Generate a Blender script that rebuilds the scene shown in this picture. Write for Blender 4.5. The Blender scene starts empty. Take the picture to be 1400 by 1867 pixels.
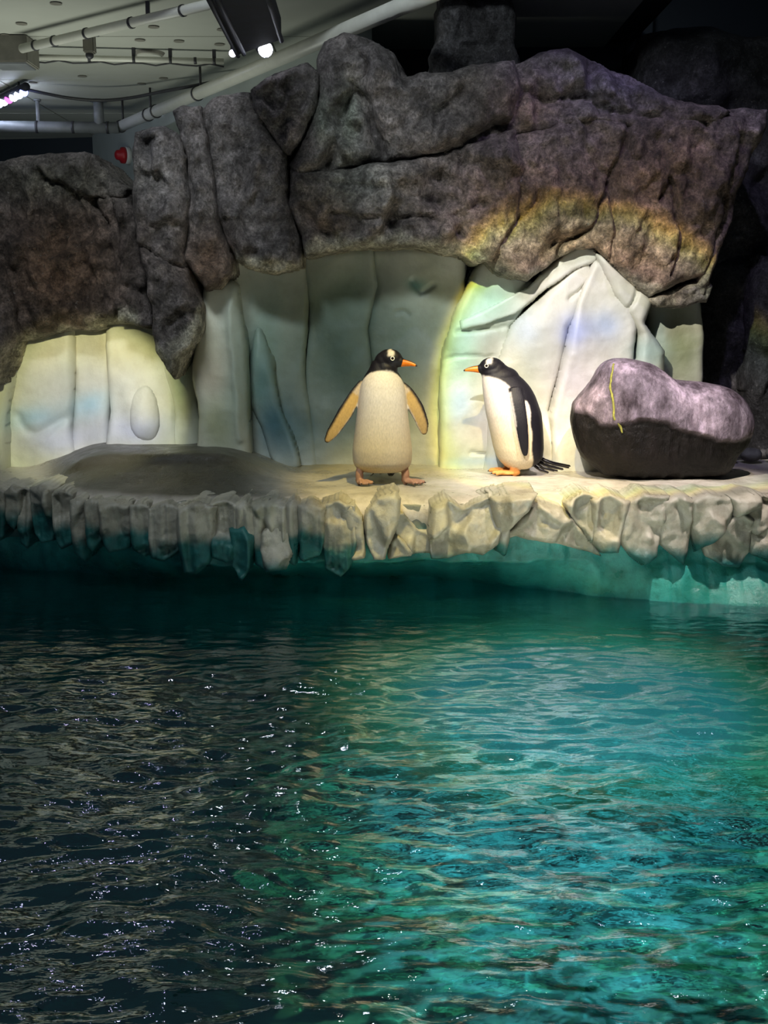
import bpy, bmesh, math, random
import numpy as np
from mathutils import Vector, Matrix, kdtree

random.seed(4)
SC = bpy.context.scene
COL = SC.collection

# ------------------------------------------------------------------ camera
F = 2000.0                     # focal length in pixels of the 1400 x 1867 frame
PITCH = math.radians(10.6)
HC = 0.95                      # eye height above the ledge top (z = 0)
cam_d = bpy.data.cameras.new('camera')
cam_d.sensor_fit = 'HORIZONTAL'
cam_d.sensor_width = 36.0
cam_d.lens = 36.0 * F / 1400.0
cam_d.clip_end = 100
cam = bpy.data.objects.new('camera', cam_d)
cam.location = (0, 0, HC)
cam.rotation_euler = (math.pi / 2 - PITCH, 0, 0)
COL.objects.link(cam)
SC.camera = cam

# ------------------------------------------------------------------ world, view
SC.view_settings.view_transform = 'Standard'
SC.view_settings.look = 'None'
SC.view_settings.gamma = 1.0
SC.view_settings.use_curve_mapping = False
SC.view_settings.exposure = 0.0
world = bpy.data.worlds.new('world')
SC.world = world
world.use_nodes = True
wb = world.node_tree.nodes['Background']
wb.inputs[0].default_value = (0.35, 0.5, 0.7, 1)
wb.inputs[1].default_value = 0.05

CT, ST = math.cos(PITCH), math.sin(PITCH)


def ray(px, py):
    u = (px - 700.0) / F
    v = (933.5 - py) / F
    return Vector((u, CT + v * ST, -ST + v * CT))


def P(px, py, d):              # point seen at a pixel, at distance Y = d
    r = ray(px, py)
    return Vector((0, 0, HC)) + r * (d / r.y)


def PZ(px, py, z):             # point seen at a pixel, at height z
    r = ray(px, py)
    return Vector((0, 0, HC)) + r * ((z - HC) / r.z)


def to_px(x, y, z):            # arrays in, pixel arrays out
    zz = z - HC
    depth = y * CT - zz * ST
    up = y * ST + zz * CT
    return 700 + F * x / depth, 933.5 - F * up / depth


# ------------------------------------------------------------------ lamps
WATER_Z = -0.52


def spot(name, loc, aim, watt, half_deg, color, blend=0.15, radius=0.04, ramp=None):
    ld = bpy.data.lights.new(name, 'SPOT')
    ld.energy = watt
    ld.spot_size = math.radians(2 * half_deg)
    ld.spot_blend = blend
    ld.shadow_soft_size = radius
    ld.color = color
    if ramp:                   # chromatic rim of a cheap lens: hue changes towards the edge of the beam
        ld.color = (1, 1, 1)
        ld.use_nodes = True
        nt = ld.node_tree
        em = nt.nodes['Emission']
        tc = nt.nodes.new('ShaderNodeTexCoord')
        sp = nt.nodes.new('ShaderNodeSeparateXYZ')
        nt.links.new(tc.outputs['Normal'], sp.inputs[0])

        def math_n(op, a, b=None):
            n = nt.nodes.new('ShaderNodeMath')
            n.operation = op
            for i, q in enumerate((a, b)):
                if q is None:
                    continue
                if isinstance(q, (int, float)):
                    n.inputs[i].default_value = q
                else:
                    nt.links.new(q, n.inputs[i])
            return n.outputs[0]
        x, y, z = sp.outputs
        r2 = math_n('ADD', math_n('MULTIPLY', x, x), math_n('MULTIPLY', y, y))
        t = math_n('DIVIDE', math_n('SQRT', r2), math_n('MAXIMUM', math_n('ABSOLUTE', z), 1e-4))
        t = math_n('DIVIDE', t, math.tan(math.radians(half_deg)))
        cr = nt.nodes.new('ShaderNodeValToRGB')
        el = cr.color_ramp.elements
        while len(el) > 1:
            el.remove(el[-1])
        el[0].position = ramp[0][0]
        el[0].color = (*ramp[0][1], 1)
        for p_, c_ in ramp[1:]:
            e = el.new(p_)
            e.color = (*c_, 1)
        nt.links.new(t, cr.inputs[0])
        nt.links.new(cr.outputs[0], em.inputs[0])
    lo = bpy.data.objects.new(name, ld)
    lo.location = loc
    lo.rotation_euler = (Vector(aim) - Vector(loc)).to_track_quat('-Z', 'Y').to_euler()
    COL.objects.link(lo)
    return lo


WARM = (1.0, 0.86, 0.74)
SPOTS = [
    # name, location, aim, watt, half angle, colour, blend, ramp
    ('lamp_ice_panel', (-0.25, 3.2, 2.75), P(1110, 750, 6.45), 760, 14.7, WARM, 0.12,
     [(0.0, (1, .87, .8)), (.66, (1, .9, .8)), (.81, (.85, 1, .85)), (.87, (.66, .92, .24)), (.925, (.97, .84, .06)), (.97, (.85, .6, .2)), (1, (.6, .45, .3))]),
    ('lamp_ledge_floor', (0.35, 4.2, 3.2), (0.45, 5.85, 0), 560, 17, WARM, 0.5,
     [(0.0, (1, .86, .74)), (.25, (1, .84, .55)), (.45, (1, .80, .28)), (.85, (.85, .62, .12)), (1, (.5, .35, .08))]),
    ('lamp_ledge_right', (1.5, 4.2, 3.2), (1.30, 5.75, 0), 640, 17, (1, .86, .80), 0.6, None),
    ('lamp_left_niche', (-1.35, 2.6, 1.55), P(165, 760, 6.5), 540, 8.6, WARM, 0.35,
     [(0.0, (.95, .93, 1)), (.45, (1, .95, .85)), (.7, (1, .93, .62)), (.9, (.85, .85, .42)), (1, (.5, .5, .2))]),
    ('lamp_pool', (0.9, 3.0, 3.0), (0.70, 4.25, -1.6), 7600, 18, WARM, 0.9,
     [(0.0, (1.1, 1, 1.1)), (.46, (1.1, 1, 1.05)), (.62, (1.05, 1, .6)), (.8, (1.1, .8, .3)), (1, (.6, .4, .15))]),
    ('lamp_rock_top', (1.4, 4.6, 3.4), (1.5, 6.6, 1.4), 110, 30, (.62, .55, 1.0), 0.6, None),
]
for n_, l_, a_, w_, h_, c_, b_, r_ in SPOTS:
    spot(n_, l_, a_, w_, h_, c_, b_, 0.035, r_)

for k_, (p_, c_) in enumerate([((-1.5, 4.7, 3.0), (.7, .7, 1)), ((0.3, 3.6, 3.3), (1, .92, .8)), ((1.9, 4.5, 3.0), (.75, .8, 1)), ((-1.9, 6.2, 2.75), (.6, .55, 1))]):
    pl0 = bpy.data.lights.new('glint_light', 'POINT')     # added point lights, unseen, that put glints on the water
    pl0.energy = 1.8
    pl0.color = c_
    pl0.shadow_soft_size = .035
    po0 = bpy.data.objects.new('glint_light', pl0)
    po0.location = p_
    COL.objects.link(po0)
ad = bpy.data.lights.new('fill_light', 'AREA')      # added fill high over the pool, unseen, brightening the rocks
ad.shape = 'RECTANGLE'
ad.size, ad.size_y = 1.6, 0.6
ad.energy = 27
ad.spread = math.radians(62)
ad.color = (0.86, 0.95, 1.0)
ao = bpy.data.objects.new('fill_light', ad)
ao.location = (-1.2, 1.9, 4.6)
ao.rotation_euler = (Vector((-.3, 6.4, 1.3)) - ao.location).to_track_quat('-Z', 'Y').to_euler()
COL.objects.link(ao)
cd_ = bpy.data.lights.new('ceiling_fill', 'AREA')     # added uplight, hidden behind the rocks, to brighten the ceiling
cd_.shape = 'RECTANGLE'
cd_.size, cd_.size_y = 2.0, 0.5
cd_.energy = 26
cd_.color = (0.93, 0.98, 0.86)
co_ = bpy.data.objects.new('ceiling_fill', cd_)
co_.location = (-2.5, 7.8, 1.0)
co_.rotation_euler = (math.pi - .25, -.25, 0)
COL.objects.link(co_)

# ------------------------------------------------------------------ materials


class NT:
    def __init__(s, name):
        s.m = bpy.data.materials.new(name)
        s.m.use_nodes = True
        s.t = s.m.node_tree
        s.b = s.t.nodes.get('Principled BSDF')
        s.out = s.t.nodes.get('Material Output')

    def n(s, typ, **kw):
        q = s.t.nodes.new(typ)
        for k, v in kw.items():
            setattr(q, k, v)
        return q

    def l(s, a, b):
        s.t.links.new(a, b)

    def coord(s):
        return s.n('ShaderNodeTexCoord').outputs['Object']

    def noise(s, scale, detail=6, rough=.6, vec=None, stretch=None):
        q = s.n('ShaderNodeTexNoise')
        q.inputs['Scale'].default_value = scale
        q.inputs['Detail'].default_value = detail
        q.inputs['Roughness'].default_value = rough
        v = vec if vec is not None else s.coord()
        if stretch:
            mp = s.n('ShaderNodeMapping')
            mp.inputs['Scale'].default_value = stretch
            s.l(v, mp.inputs[0])
            v = mp.outputs[0]
        s.l(v, q.inputs['Vector'])
        return q.outputs['Fac']

    def ramp(s, fac, stops):
        q = s.n('ShaderNodeValToRGB')
        el = q.color_ramp.elements
        el[0].position, el[0].color = stops[0][0], (*stops[0][1], 1)
        el[1].position, el[1].color = stops[-1][0], (*stops[-1][1], 1)
        for p_, c_ in stops[1:-1]:
            e = el.new(p_)
            e.color = (*c_, 1)
        s.l(fac, q.inputs[0])
        return q.outputs[0]

    def mix(s, a, b, fac, mode='MIX'):
        q = s.n('ShaderNodeMix', data_type='RGBA', blend_type=mode)
        ins = [i for i in q.inputs if i.type == 'RGBA']
        for i, v in zip(ins, (a, b)):
            if hasattr(v, 'is_output'):
                s.l(v, i)
            else:
                i.default_value = (*v, 1)
        if hasattr(fac, 'is_output'):
            s.l(fac, q.inputs[0])
        else:
            q.inputs[0].default_value = fac
        return [o for o in q.outputs if o.type == 'RGBA'][0]

    def bump(s, h, strength, dist, prev=None):
        q = s.n('ShaderNodeBump')
        q.inputs['Strength'].default_value = strength
        q.inputs['Distance'].default_value = dist
        s.l(h, q.inputs['Height'])
        if prev is not None:
            s.l(prev, q.inputs['Normal'])
        return q.outputs[0]

    def done(s, color=None, rough=None, normal=None, **kw):
        b = s.b
        if color is not None:
            if hasattr(color, 'is_output'):
                s.l(color, b.inputs['Base Color'])
            else:
                b.inputs['Base Color'].default_value = (*color, 1)
        if rough is not None:
            if hasattr(rough, 'is_output'):
                s.l(rough, b.inputs['Roughness'])
            else:
                b.inputs['Roughness'].default_value = rough
        if normal is not None:
            s.l(normal, b.inputs['Normal'])
        for k, v in kw.items():
            b.inputs[k.replace('_', ' ')].default_value = v
        return s.m


def paint_attr(t):
    a = t.n('ShaderNodeAttribute')
    a.attribute_name = 'paint'
    return a.outputs['Color']


def mat_rock():
    t = NT('painted_rock')
    p = paint_attr(t)
    n1 = t.noise(3.2, 8, .65)
    n2 = t.noise(16, 8, .7)
    n3 = t.noise(70, 4, .7)
    c = t.mix(p, t.ramp(n1, [(.3, (.25, .23, .22)), (.5, (.95, .95, .95)), (.72, (2.0, 1.9, 1.8))]), .85, 'MULTIPLY')
    c = t.mix(c, t.ramp(n2, [(.34, (.25, .23, .22)), (.5, (.95, .95, .95)), (.68, (2.1, 2.1, 2.15))]), .85, 'MULTIPLY')
    fl = t.ramp(t.noise(42, 5, .75), [(.62, (0, 0, 0)), (.70, (1, 1, 1))])
    c = t.mix(c, t.ramp(n3, [(.36, (.45, .43, .42)), (.5, (1, 1, 1)), (.66, (1.7, 1.7, 1.7))]), .7, 'MULTIPLY')
    c = t.mix(c, (.42, .41, .38), t.mix((0, 0, 0), fl, .45), 'MIX')
    nb = t.bump(n1, .7, .07)
    nb = t.bump(n2, 1.0, .04, nb)
    nb = t.bump(n3, .8, .012, nb)
    return t.done(c, .72, nb, Specular_IOR_Level=.35)


def mat_ice():
    t = NT('painted_ice_render')
    p = paint_attr(t)
    n1 = t.noise(2.2, 5, .55, stretch=(1, 1, .5))
    n2 = t.noise(14, 8, .65)
    n3 = t.noise(60, 4, .65)
    c = t.mix(p, t.ramp(n1, [(.32, (.80, .84, .84)), (.5, (1, 1, 1)), (.7, (1.08, 1.05, .98))]), .9, 'MULTIPLY')
    c = t.mix(c, t.ramp(n2, [(.3, (.82, .80, .76)), (.55, (1, 1, 1))]), .5, 'MULTIPLY')
    nb = t.bump(n1, .3, .05)
    nb = t.bump(n2, .3, .012, nb)
    nb = t.bump(n3, .22, .004, nb)
    return t.done(c, .5, nb, Specular_IOR_Level=.4)


def mat_ledge():
    t = NT('wet_ledge_render')
    p = paint_attr(t)
    n1 = t.noise(4, 6, .6)
    n2 = t.noise(22, 8, .7)
    n3 = t.noise(80, 3, .6)
    c = t.mix(p, t.ramp(n1, [(.3, (.66, .64, .6)), (.55, (1, 1, 1)), (.75, (1.12, 1.1, 1.08))]), .9, 'MULTIPLY')
    c = t.mix(c, t.ramp(n2, [(.3, (.6, .58, .5)), (.52, (1, 1, 1))]), .6, 'MULTIPLY')
    nb = t.bump(n1, .35, .03)
    nb = t.bump(n2, .5, .012, nb)
    nb = t.bump(n3, .3, .004, nb)
    r = t.ramp(n1, [(.35, (.22, .22, .22)), (.65, (.5, .5, .5))])
    return t.done(c, r, nb, Specular_IOR_Level=.5)


def mat_plain(name, col, rough=.5, metal=0.0, var=.25, scale=12, bump=.15):
    t = NT(name)
    n1 = t.noise(scale, 6, .6)
    lo = tuple(x * (1 - var) for x in col)
    hi = tuple(min(1, x * (1 + var)) for x in col)
    c = t.ramp(n1, [(.3, lo), (.7, hi)])
    nb = t.bump(t.noise(scale * 5, 4, .6), bump, .004)
    return t.done(c, rough, nb, Metallic=metal)


def mat_emit(name, col, strength):
    t = NT(name)
    t.t.nodes.remove(t.b)
    e = t.n('ShaderNodeEmission')
    e.inputs[0].default_value = (*col, 1)
    e.inputs[1].default_value = strength
    t.l(e.outputs[0], t.out.inputs[0])
    return t.m


def mat_painted(name, rough=.6, bumpscale=120, bumpd=.003, bstr=.3, var=.2, sheen=0.0, stretch=None):
    t = NT(name)
    p = paint_attr(t)
    n = t.noise(bumpscale, 4, .6, stretch=stretch)
    lo, hi = 1 - var, 1 + var
    c = t.mix(p, t.ramp(n, [(.3, (lo, lo, lo)), (.7, (hi, hi, hi))]), 1, 'MULTIPLY')
    return t.done(c, rough, t.bump(n, bstr, bumpd), Sheen_Weight=sheen, Specular_IOR_Level=.3)


def mat_boulder():
    t = NT('boulder_stone')
    p = paint_attr(t)
    n1 = t.noise(6, 8, .7, stretch=(1, 1, .45))
    n2 = t.noise(26, 8, .7, stretch=(1, 1, .5))
    c = t.mix(p, t.ramp(n1, [(.36, (.18, .14, .16)), (.5, (.9, .88, .92)), (.64, (2.3, 2.25, 2.3))]), .9, 'MULTIPLY')
    c = t.mix(c, t.ramp(n2, [(.36, (.5, .46, .48)), (.52, (1, 1, 1)), (.68, (1.6, 1.55, 1.65))]), .8, 'MULTIPLY')
    nb = t.bump(n1, .5, .05)
    nb = t.bump(n2, .6, .018, nb)
    r = t.ramp(n2, [(.3, (.35, .35, .35)), (.7, (.6, .6, .6))])
    return t.done(c, r, nb, Specular_IOR_Level=.25)


def mat_water():
    t = NT('pool_water')
    t.t.nodes.remove(t.b)
    n = t.noise(14, 4, .55, stretch=(.45, 1, 1))
    n2 = t.noise(45, 3, .5, stretch=(.5, 1, 1))
    nb = t.bump(n, .35, .02)
    nb = t.bump(n2, .25, .005, nb)
    gl = t.n('ShaderNodeBsdfGlossy')
    gl.inputs['Roughness'].default_value = .035
    gl.inputs['Color'].default_value = (.86, .95, 1, 1)
    t.l(nb, gl.inputs['Normal'])
    rf = t.n('ShaderNodeBsdfRefraction')
    rf.inputs['IOR'].default_value = 1.33
    rf.inputs['Roughness'].default_value = .02
    rf.inputs['Color'].default_value = (.35, .9, .9, 1)
    t.l(nb, rf.inputs['Normal'])
    tr = t.n('ShaderNodeBsdfTransparent')
    tr.inputs['Color'].default_value = (.6, .95, .93, 1)
    df = t.n('ShaderNodeBsdfDiffuse')
    df.inputs['Color'].default_value = (.02, .20, .21, 1)
    t.l(nb, df.inputs['Normal'])
    m1 = t.n('ShaderNodeMixShader')
    m1.inputs[0].default_value = .38
    t.l(rf.outputs[0], m1.inputs[1])
    t.l(tr.outputs[0], m1.inputs[2])
    m2 = t.n('ShaderNodeMixShader')
    m2.inputs[0].default_value = .06
    t.l(m1.outputs[0], m2.inputs[1])
    t.l(df.outputs[0], m2.inputs[2])
    fr = t.n('ShaderNodeFresnel')
    fr.inputs['IOR'].default_value = 3.3
    t.l(nb, fr.inputs['Normal'])
    m3 = t.n('ShaderNodeMixShader')
    t.l(fr.outputs[0], m3.inputs[0])
    t.l(m2.outputs[0], m3.inputs[1])
    t.l(gl.outputs[0], m3.inputs[2])
    t.l(m3.outputs[0], t.out.inputs[0])
    return t.m


M = dict(
    rock=mat_rock(), ice=mat_ice(), ledge=mat_ledge(), boulder=mat_boulder(), water=mat_water(),
    pool=mat_plain('pool_tile_paint', (.11, .36, .38), .6, var=.35, scale=3),
    poolwall=mat_plain('pool_wall_paint', (.02, .12, .13), .6, var=.3, scale=3),
    wall=mat_plain('pale_wall_paint', (.36, .40, .38), .7, var=.08, scale=2),
    darkwall=mat_plain('dark_wall_paint', (.014, .022, .032), .6, var=.15, scale=2),
    ceiling=mat_plain('ceiling_board_paint', (.42, .43, .38), .75, var=.06, scale=1.5),
    hole=mat_plain('dark_recess', (.03, .03, .03), .8),
    pipe=mat_plain('white_pipe_plastic', (.62, .62, .55), .4, var=.1, scale=6),
    pipegrey=mat_plain('grey_pipe_metal', (.16, .17, .18), .45, var=.2, scale=8),
    clip=mat_plain('dark_clip_metal', (.03, .03, .035), .5),
    box=mat_plain('grey_box_steel', (.20, .19, .16), .5, var=.15),
    beam=mat_plain('black_beam_steel', (.008, .010, .020), .75, var=.3),
    red=mat_plain('red_plastic', (.42, .012, .02), .35, var=.1),
    white=mat_plain('white_plastic', (.6, .6, .58), .4, var=.05),
    lens=mat_emit('lamp_lens', (.85, .88, 1), 60),
    lens_small=mat_emit('lamp_lens_small', (.8, .75, 1), 9),
    led_white=mat_emit('led_white', (.7, .8, 1), 60),
    led_violet=mat_emit('led_violet', (.85, .05, .75), 8),
    led_blue=mat_emit('led_blue', (.25, .3, 1), 10),
    plumage=mat_painted('plumage', .55, 160, .003, .4, .14, .0, stretch=(1, 1, .35)),
    beak=mat_painted('beak_horn', .35, 60, .001, .1, .1),
    eye=mat_plain('eye_gloss', (.012, .006, .005), .08, var=.1, bump=0),
    eyering=mat_plain('eye_ring', (.7, .68, .66), .5, var=.1),
    claw=mat_plain('claw_horn', (.02, .016, .014), .35),
    moss=mat_plain('yellow_moss', (.22, .22, .04), .9, var=.4, scale=60),
    brownstone=mat_plain('brown_stone', (.16, .11, .08), .7, var=.4, scale=14, bump=.6),
    stone=mat_plain('grey_stone', (.09, .085, .08), .7, var=.4, scale=14, bump=.6),
)

# ------------------------------------------------------------------ helpers


def tag(o, label=None, cat=None, group=None, kind=None):
    if label:
        o['label'] = label
    if cat:
        o['category'] = cat
    if group:
        o['group'] = group
    if kind:
        o['kind'] = kind
    return o


def empty(name, loc=(0, 0, 0)):
    o = bpy.data.objects.new(name, None)
    o.location = loc
    o.empty_display_size = .1
    COL.objects.link(o)
    return o


def link(name, me, mat, parent=None, smooth=True):
    if mat is not None:
        me.materials.append(mat)
    if smooth:
        me.polygons.foreach_set('use_smooth', [True] * len(me.polygons))
    o = bpy.data.objects.new(name, me)
    COL.objects.link(o)
    if parent is not None:
        o.parent = parent
        o.matrix_parent_inverse = Matrix.Translation(-Vector(parent.location)) if parent.type == 'EMPTY' else Matrix()
    return o


def mesh_np(name, v, f, paint=None):
    me = bpy.data.meshes.new(name)
    me.from_pydata([tuple(q) for q in v], [], [tuple(int(i) for i in q) for q in f])
    me.update()
    if paint is not None:
        a = me.color_attributes.new('paint', 'FLOAT_COLOR', 'POINT')
        c = np.ones((len(v), 4), dtype=np.float32)
        c[:, :3] = paint
        a.data.foreach_set('color', c.ravel())
    return me


def finish(name, v, f, mat, parent=None, paint=None, smooth=True):
    return link(name, mesh_np(name, v, f, paint), mat, parent, smooth)


def bm_obj(name, bm, mat, parent=None, smooth=False):
    me = bpy.data.meshes.new(name)
    bmesh.ops.recalc_face_normals(bm, faces=bm.faces)
    bm.to_mesh(me)
    bm.free()
    return link(name, me, mat, parent, smooth)


def bm_box(bm, lo, hi, bevel=0.0, rot=None, about=None):
    lo, hi = Vector(lo), Vector(hi)
    r = bmesh.ops.create_cube(bm, size=1)
    vs = r['verts']
    c, s = (lo + hi) / 2, hi - lo
    for v in vs:
        v.co = Vector((v.co.x * s.x, v.co.y * s.y, v.co.z * s.z)) + c
    if bevel:
        es = list({e for v in vs for e in v.link_edges})
        rb = bmesh.ops.bevel(bm, geom=es, offset=bevel, segments=2, affect='EDGES')
        vs = list({v for f in rb['faces'] for v in f.verts} | {v for v in vs if v.is_valid})
    if rot is not None:
        about = Vector(about) if about is not None else c
        for v in vs:
            v.co = about + rot @ (v.co - about)


def tube(pts, radii, seg=14, caps=True):
    pts = [Vector(p) for p in pts]
    if isinstance(radii, (int, float)):
        radii = [radii] * len(pts)
    V_, F_ = [], []
    up = None
    for i, p in enumerate(pts):
        a = pts[max(i - 1, 0)]
        b = pts[min(i + 1, len(pts) - 1)]
        t = (b - a).normalized()
        if up is None:
            up = t.orthogonal().normalized()
        up = (up - t * up.dot(t)).normalized()
        sd = t.cross(up)
        for k in range(seg):
            an = 2 * math.pi * k / seg
            V_.append(p + (up * math.cos(an) + sd * math.sin(an)) * radii[i])
    for i in range(len(pts) - 1):
        for k in range(seg):
            k2 = (k + 1) % seg
            F_.append((i * seg + k, i * seg + k2, (i + 1) * seg + k2, (i + 1) * seg + k))
    if caps:
        F_.append(tuple(range(seg - 1, -1, -1)))
        n = len(pts) - 1
        F_.append(tuple(n * seg + k for k in range(seg)))
    return V_, F_


def mesh_obj(name, VF, mat, parent=None, smooth=True):
    return finish(name, VF[0], VF[1], mat, parent, None, smooth)


# ---- noise on arrays


def _hash(ix, iy, iz, seed):
    h = (ix.astype(np.int64) * 374761393 + iy.astype(np.int64) * 668265263 + iz.astype(np.int64) * 2147483647 + seed * 974711) & 0xFFFFFFFF
    h = ((h ^ (h >> 13)) * 1274126177) & 0xFFFFFFFF
    h = ((h ^ (h >> 16)) * 2246822519) & 0xFFFFFFFF
    h = h ^ (h >> 15)
    return (h & 0xFFFFFF) / float(0x7FFFFF) - 1.0


def vnoise(p, seed=0):
    i = np.floor(p).astype(np.int64)
    f = p - i
    u = f * f * f * (f * (f * 6 - 15) + 10)
    out = 0
    for dx in (0, 1):
        wx = u[:, 0] if dx else 1 - u[:, 0]
        for dy in (0, 1):
            wy = u[:, 1] if dy else 1 - u[:, 1]
            for dz in (0, 1):
                wz = u[:, 2] if dz else 1 - u[:, 2]
                out = out + wx * wy * wz * _hash(i[:, 0] + dx, i[:, 1] + dy, i[:, 2] + dz, seed)
    return out


def fbm(p, octaves=4, seed=0, gain=.5, lac=2.03):
    s, a, t = 0, 1.0, 0
    for k in range(octaves):
        s = s + a * vnoise(p * lac ** k + 17.3 * k, seed + k)
        t += a
        a *= gain
    return s / t


def ridged(p, octaves=4, seed=0):
    s, a, t = 0, 1.0, 0
    for k in range(octaves):
        s = s + a * (1 - 2 * np.abs(vnoise(p * 2.03 ** k + 9.1 * k, seed + k)))
        t += a
        a *= .5
    return s / t


def facets(x, z, size, seed, tilt, soft=.07):
    """chiselled planes: cells of random tilt, blended along their joints"""
    rs = np.random.RandomState(seed)
    x0, x1, z0, z1 = x.min() - size, x.max() + size, z.min() - size, z.max() + size
    n = max(4, int((x1 - x0) * (z1 - z0) / size ** 2))
    cx, cz = rs.uniform(x0, x1, n), rs.uniform(z0, z1, n)
    gx, gz = rs.normal(0, tilt, n), rs.normal(0, tilt * .8, n)
    off = rs.normal(0, size * tilt * .35, n)
    out = np.zeros_like(x)
    B = 4000
    for s in range(0, len(x), B):
        xx, zz = x[s:s + B, None], z[s:s + B, None]
        d = np.sqrt(((xx - cx) / 1.0) ** 2 + ((zz - cz) / 1.35) ** 2)
        m = d.min(1, keepdims=True)
        w = np.exp(-(d - m) / (size * soft))
        h = off + gx * (xx - cx) + gz * (zz - cz)
        out[s:s + B] = (w * h).sum(1) / w.sum(1)
    return out


def smooth01(x, a, b):
    t = np.clip((x - a) / (b - a), 0, 1)
    return t * t * (3 - 2 * t)


def catmull(pts, n=6, closed=True):
    pts = np.array(pts, float)
    N = len(pts)
    out = []
    for i in range(N if closed else N - 1):
        if closed:
            p0, p1, p2, p3 = pts[i - 1], pts[i], pts[(i + 1) % N], pts[(i + 2) % N]
        else:
            p0, p1, p2, p3 = pts[max(i - 1, 0)], pts[i], pts[i + 1], pts[min(i + 2, N - 1)]
        for k in range(n):
            t = k / n
            out.append(.5 * ((2 * p1) + (p2 - p0) * t + (2 * p0 - 5 * p1 + 4 * p2 - p3) * t * t + (3 * p1 - p0 - 3 * p2 + p3) * t ** 3))
    if not closed:
        out.append(pts[-1])
    return np.array(out)


def subdiv(pts, step):
    pts = np.array(pts, float)
    out = []
    for a, b in zip(pts, np.roll(pts, -1, 0)):
        n = max(1, int(np.hypot(*(b - a)) / step))
        for k in range(n):
            out.append(a + (b - a) * k / n)
    return np.array(out)


def seg_dist(x, z, poly, closed=True):
    """distance to a polyline, and the nearest point on it"""
    a = poly if closed else poly[:-1]
    b = np.roll(poly, -1, 0) if closed else poly[1:]
    best = np.full(len(x), 1e9)
    bx, bz = np.zeros(len(x)), np.zeros(len(x))
    for (ax, az), (cx, cz) in zip(a, b):
        dx, dz = cx - ax, cz - az
        L = dx * dx + dz * dz + 1e-12
        t = np.clip(((x - ax) * dx + (z - az) * dz) / L, 0, 1)
        qx, qz = ax + t * dx, az + t * dz
        d = np.hypot(x - qx, z - qz)
        k = d < best
        best[k] = d[k]
        bx[k] = qx[k]
        bz[k] = qz[k]
    return best, bx, bz


def inside(x, z, poly):
    r = np.zeros(len(x), bool)
    j = len(poly) - 1
    for i in range(len(poly)):
        xi, zi = poly[i]
        xj, zj = poly[j]
        c = ((zi > z) != (zj > z)) & (x < (xj - xi) * (z - zi) / (zj - zi + 1e-12) + xi)
        r ^= c
        j = i
    return r


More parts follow.
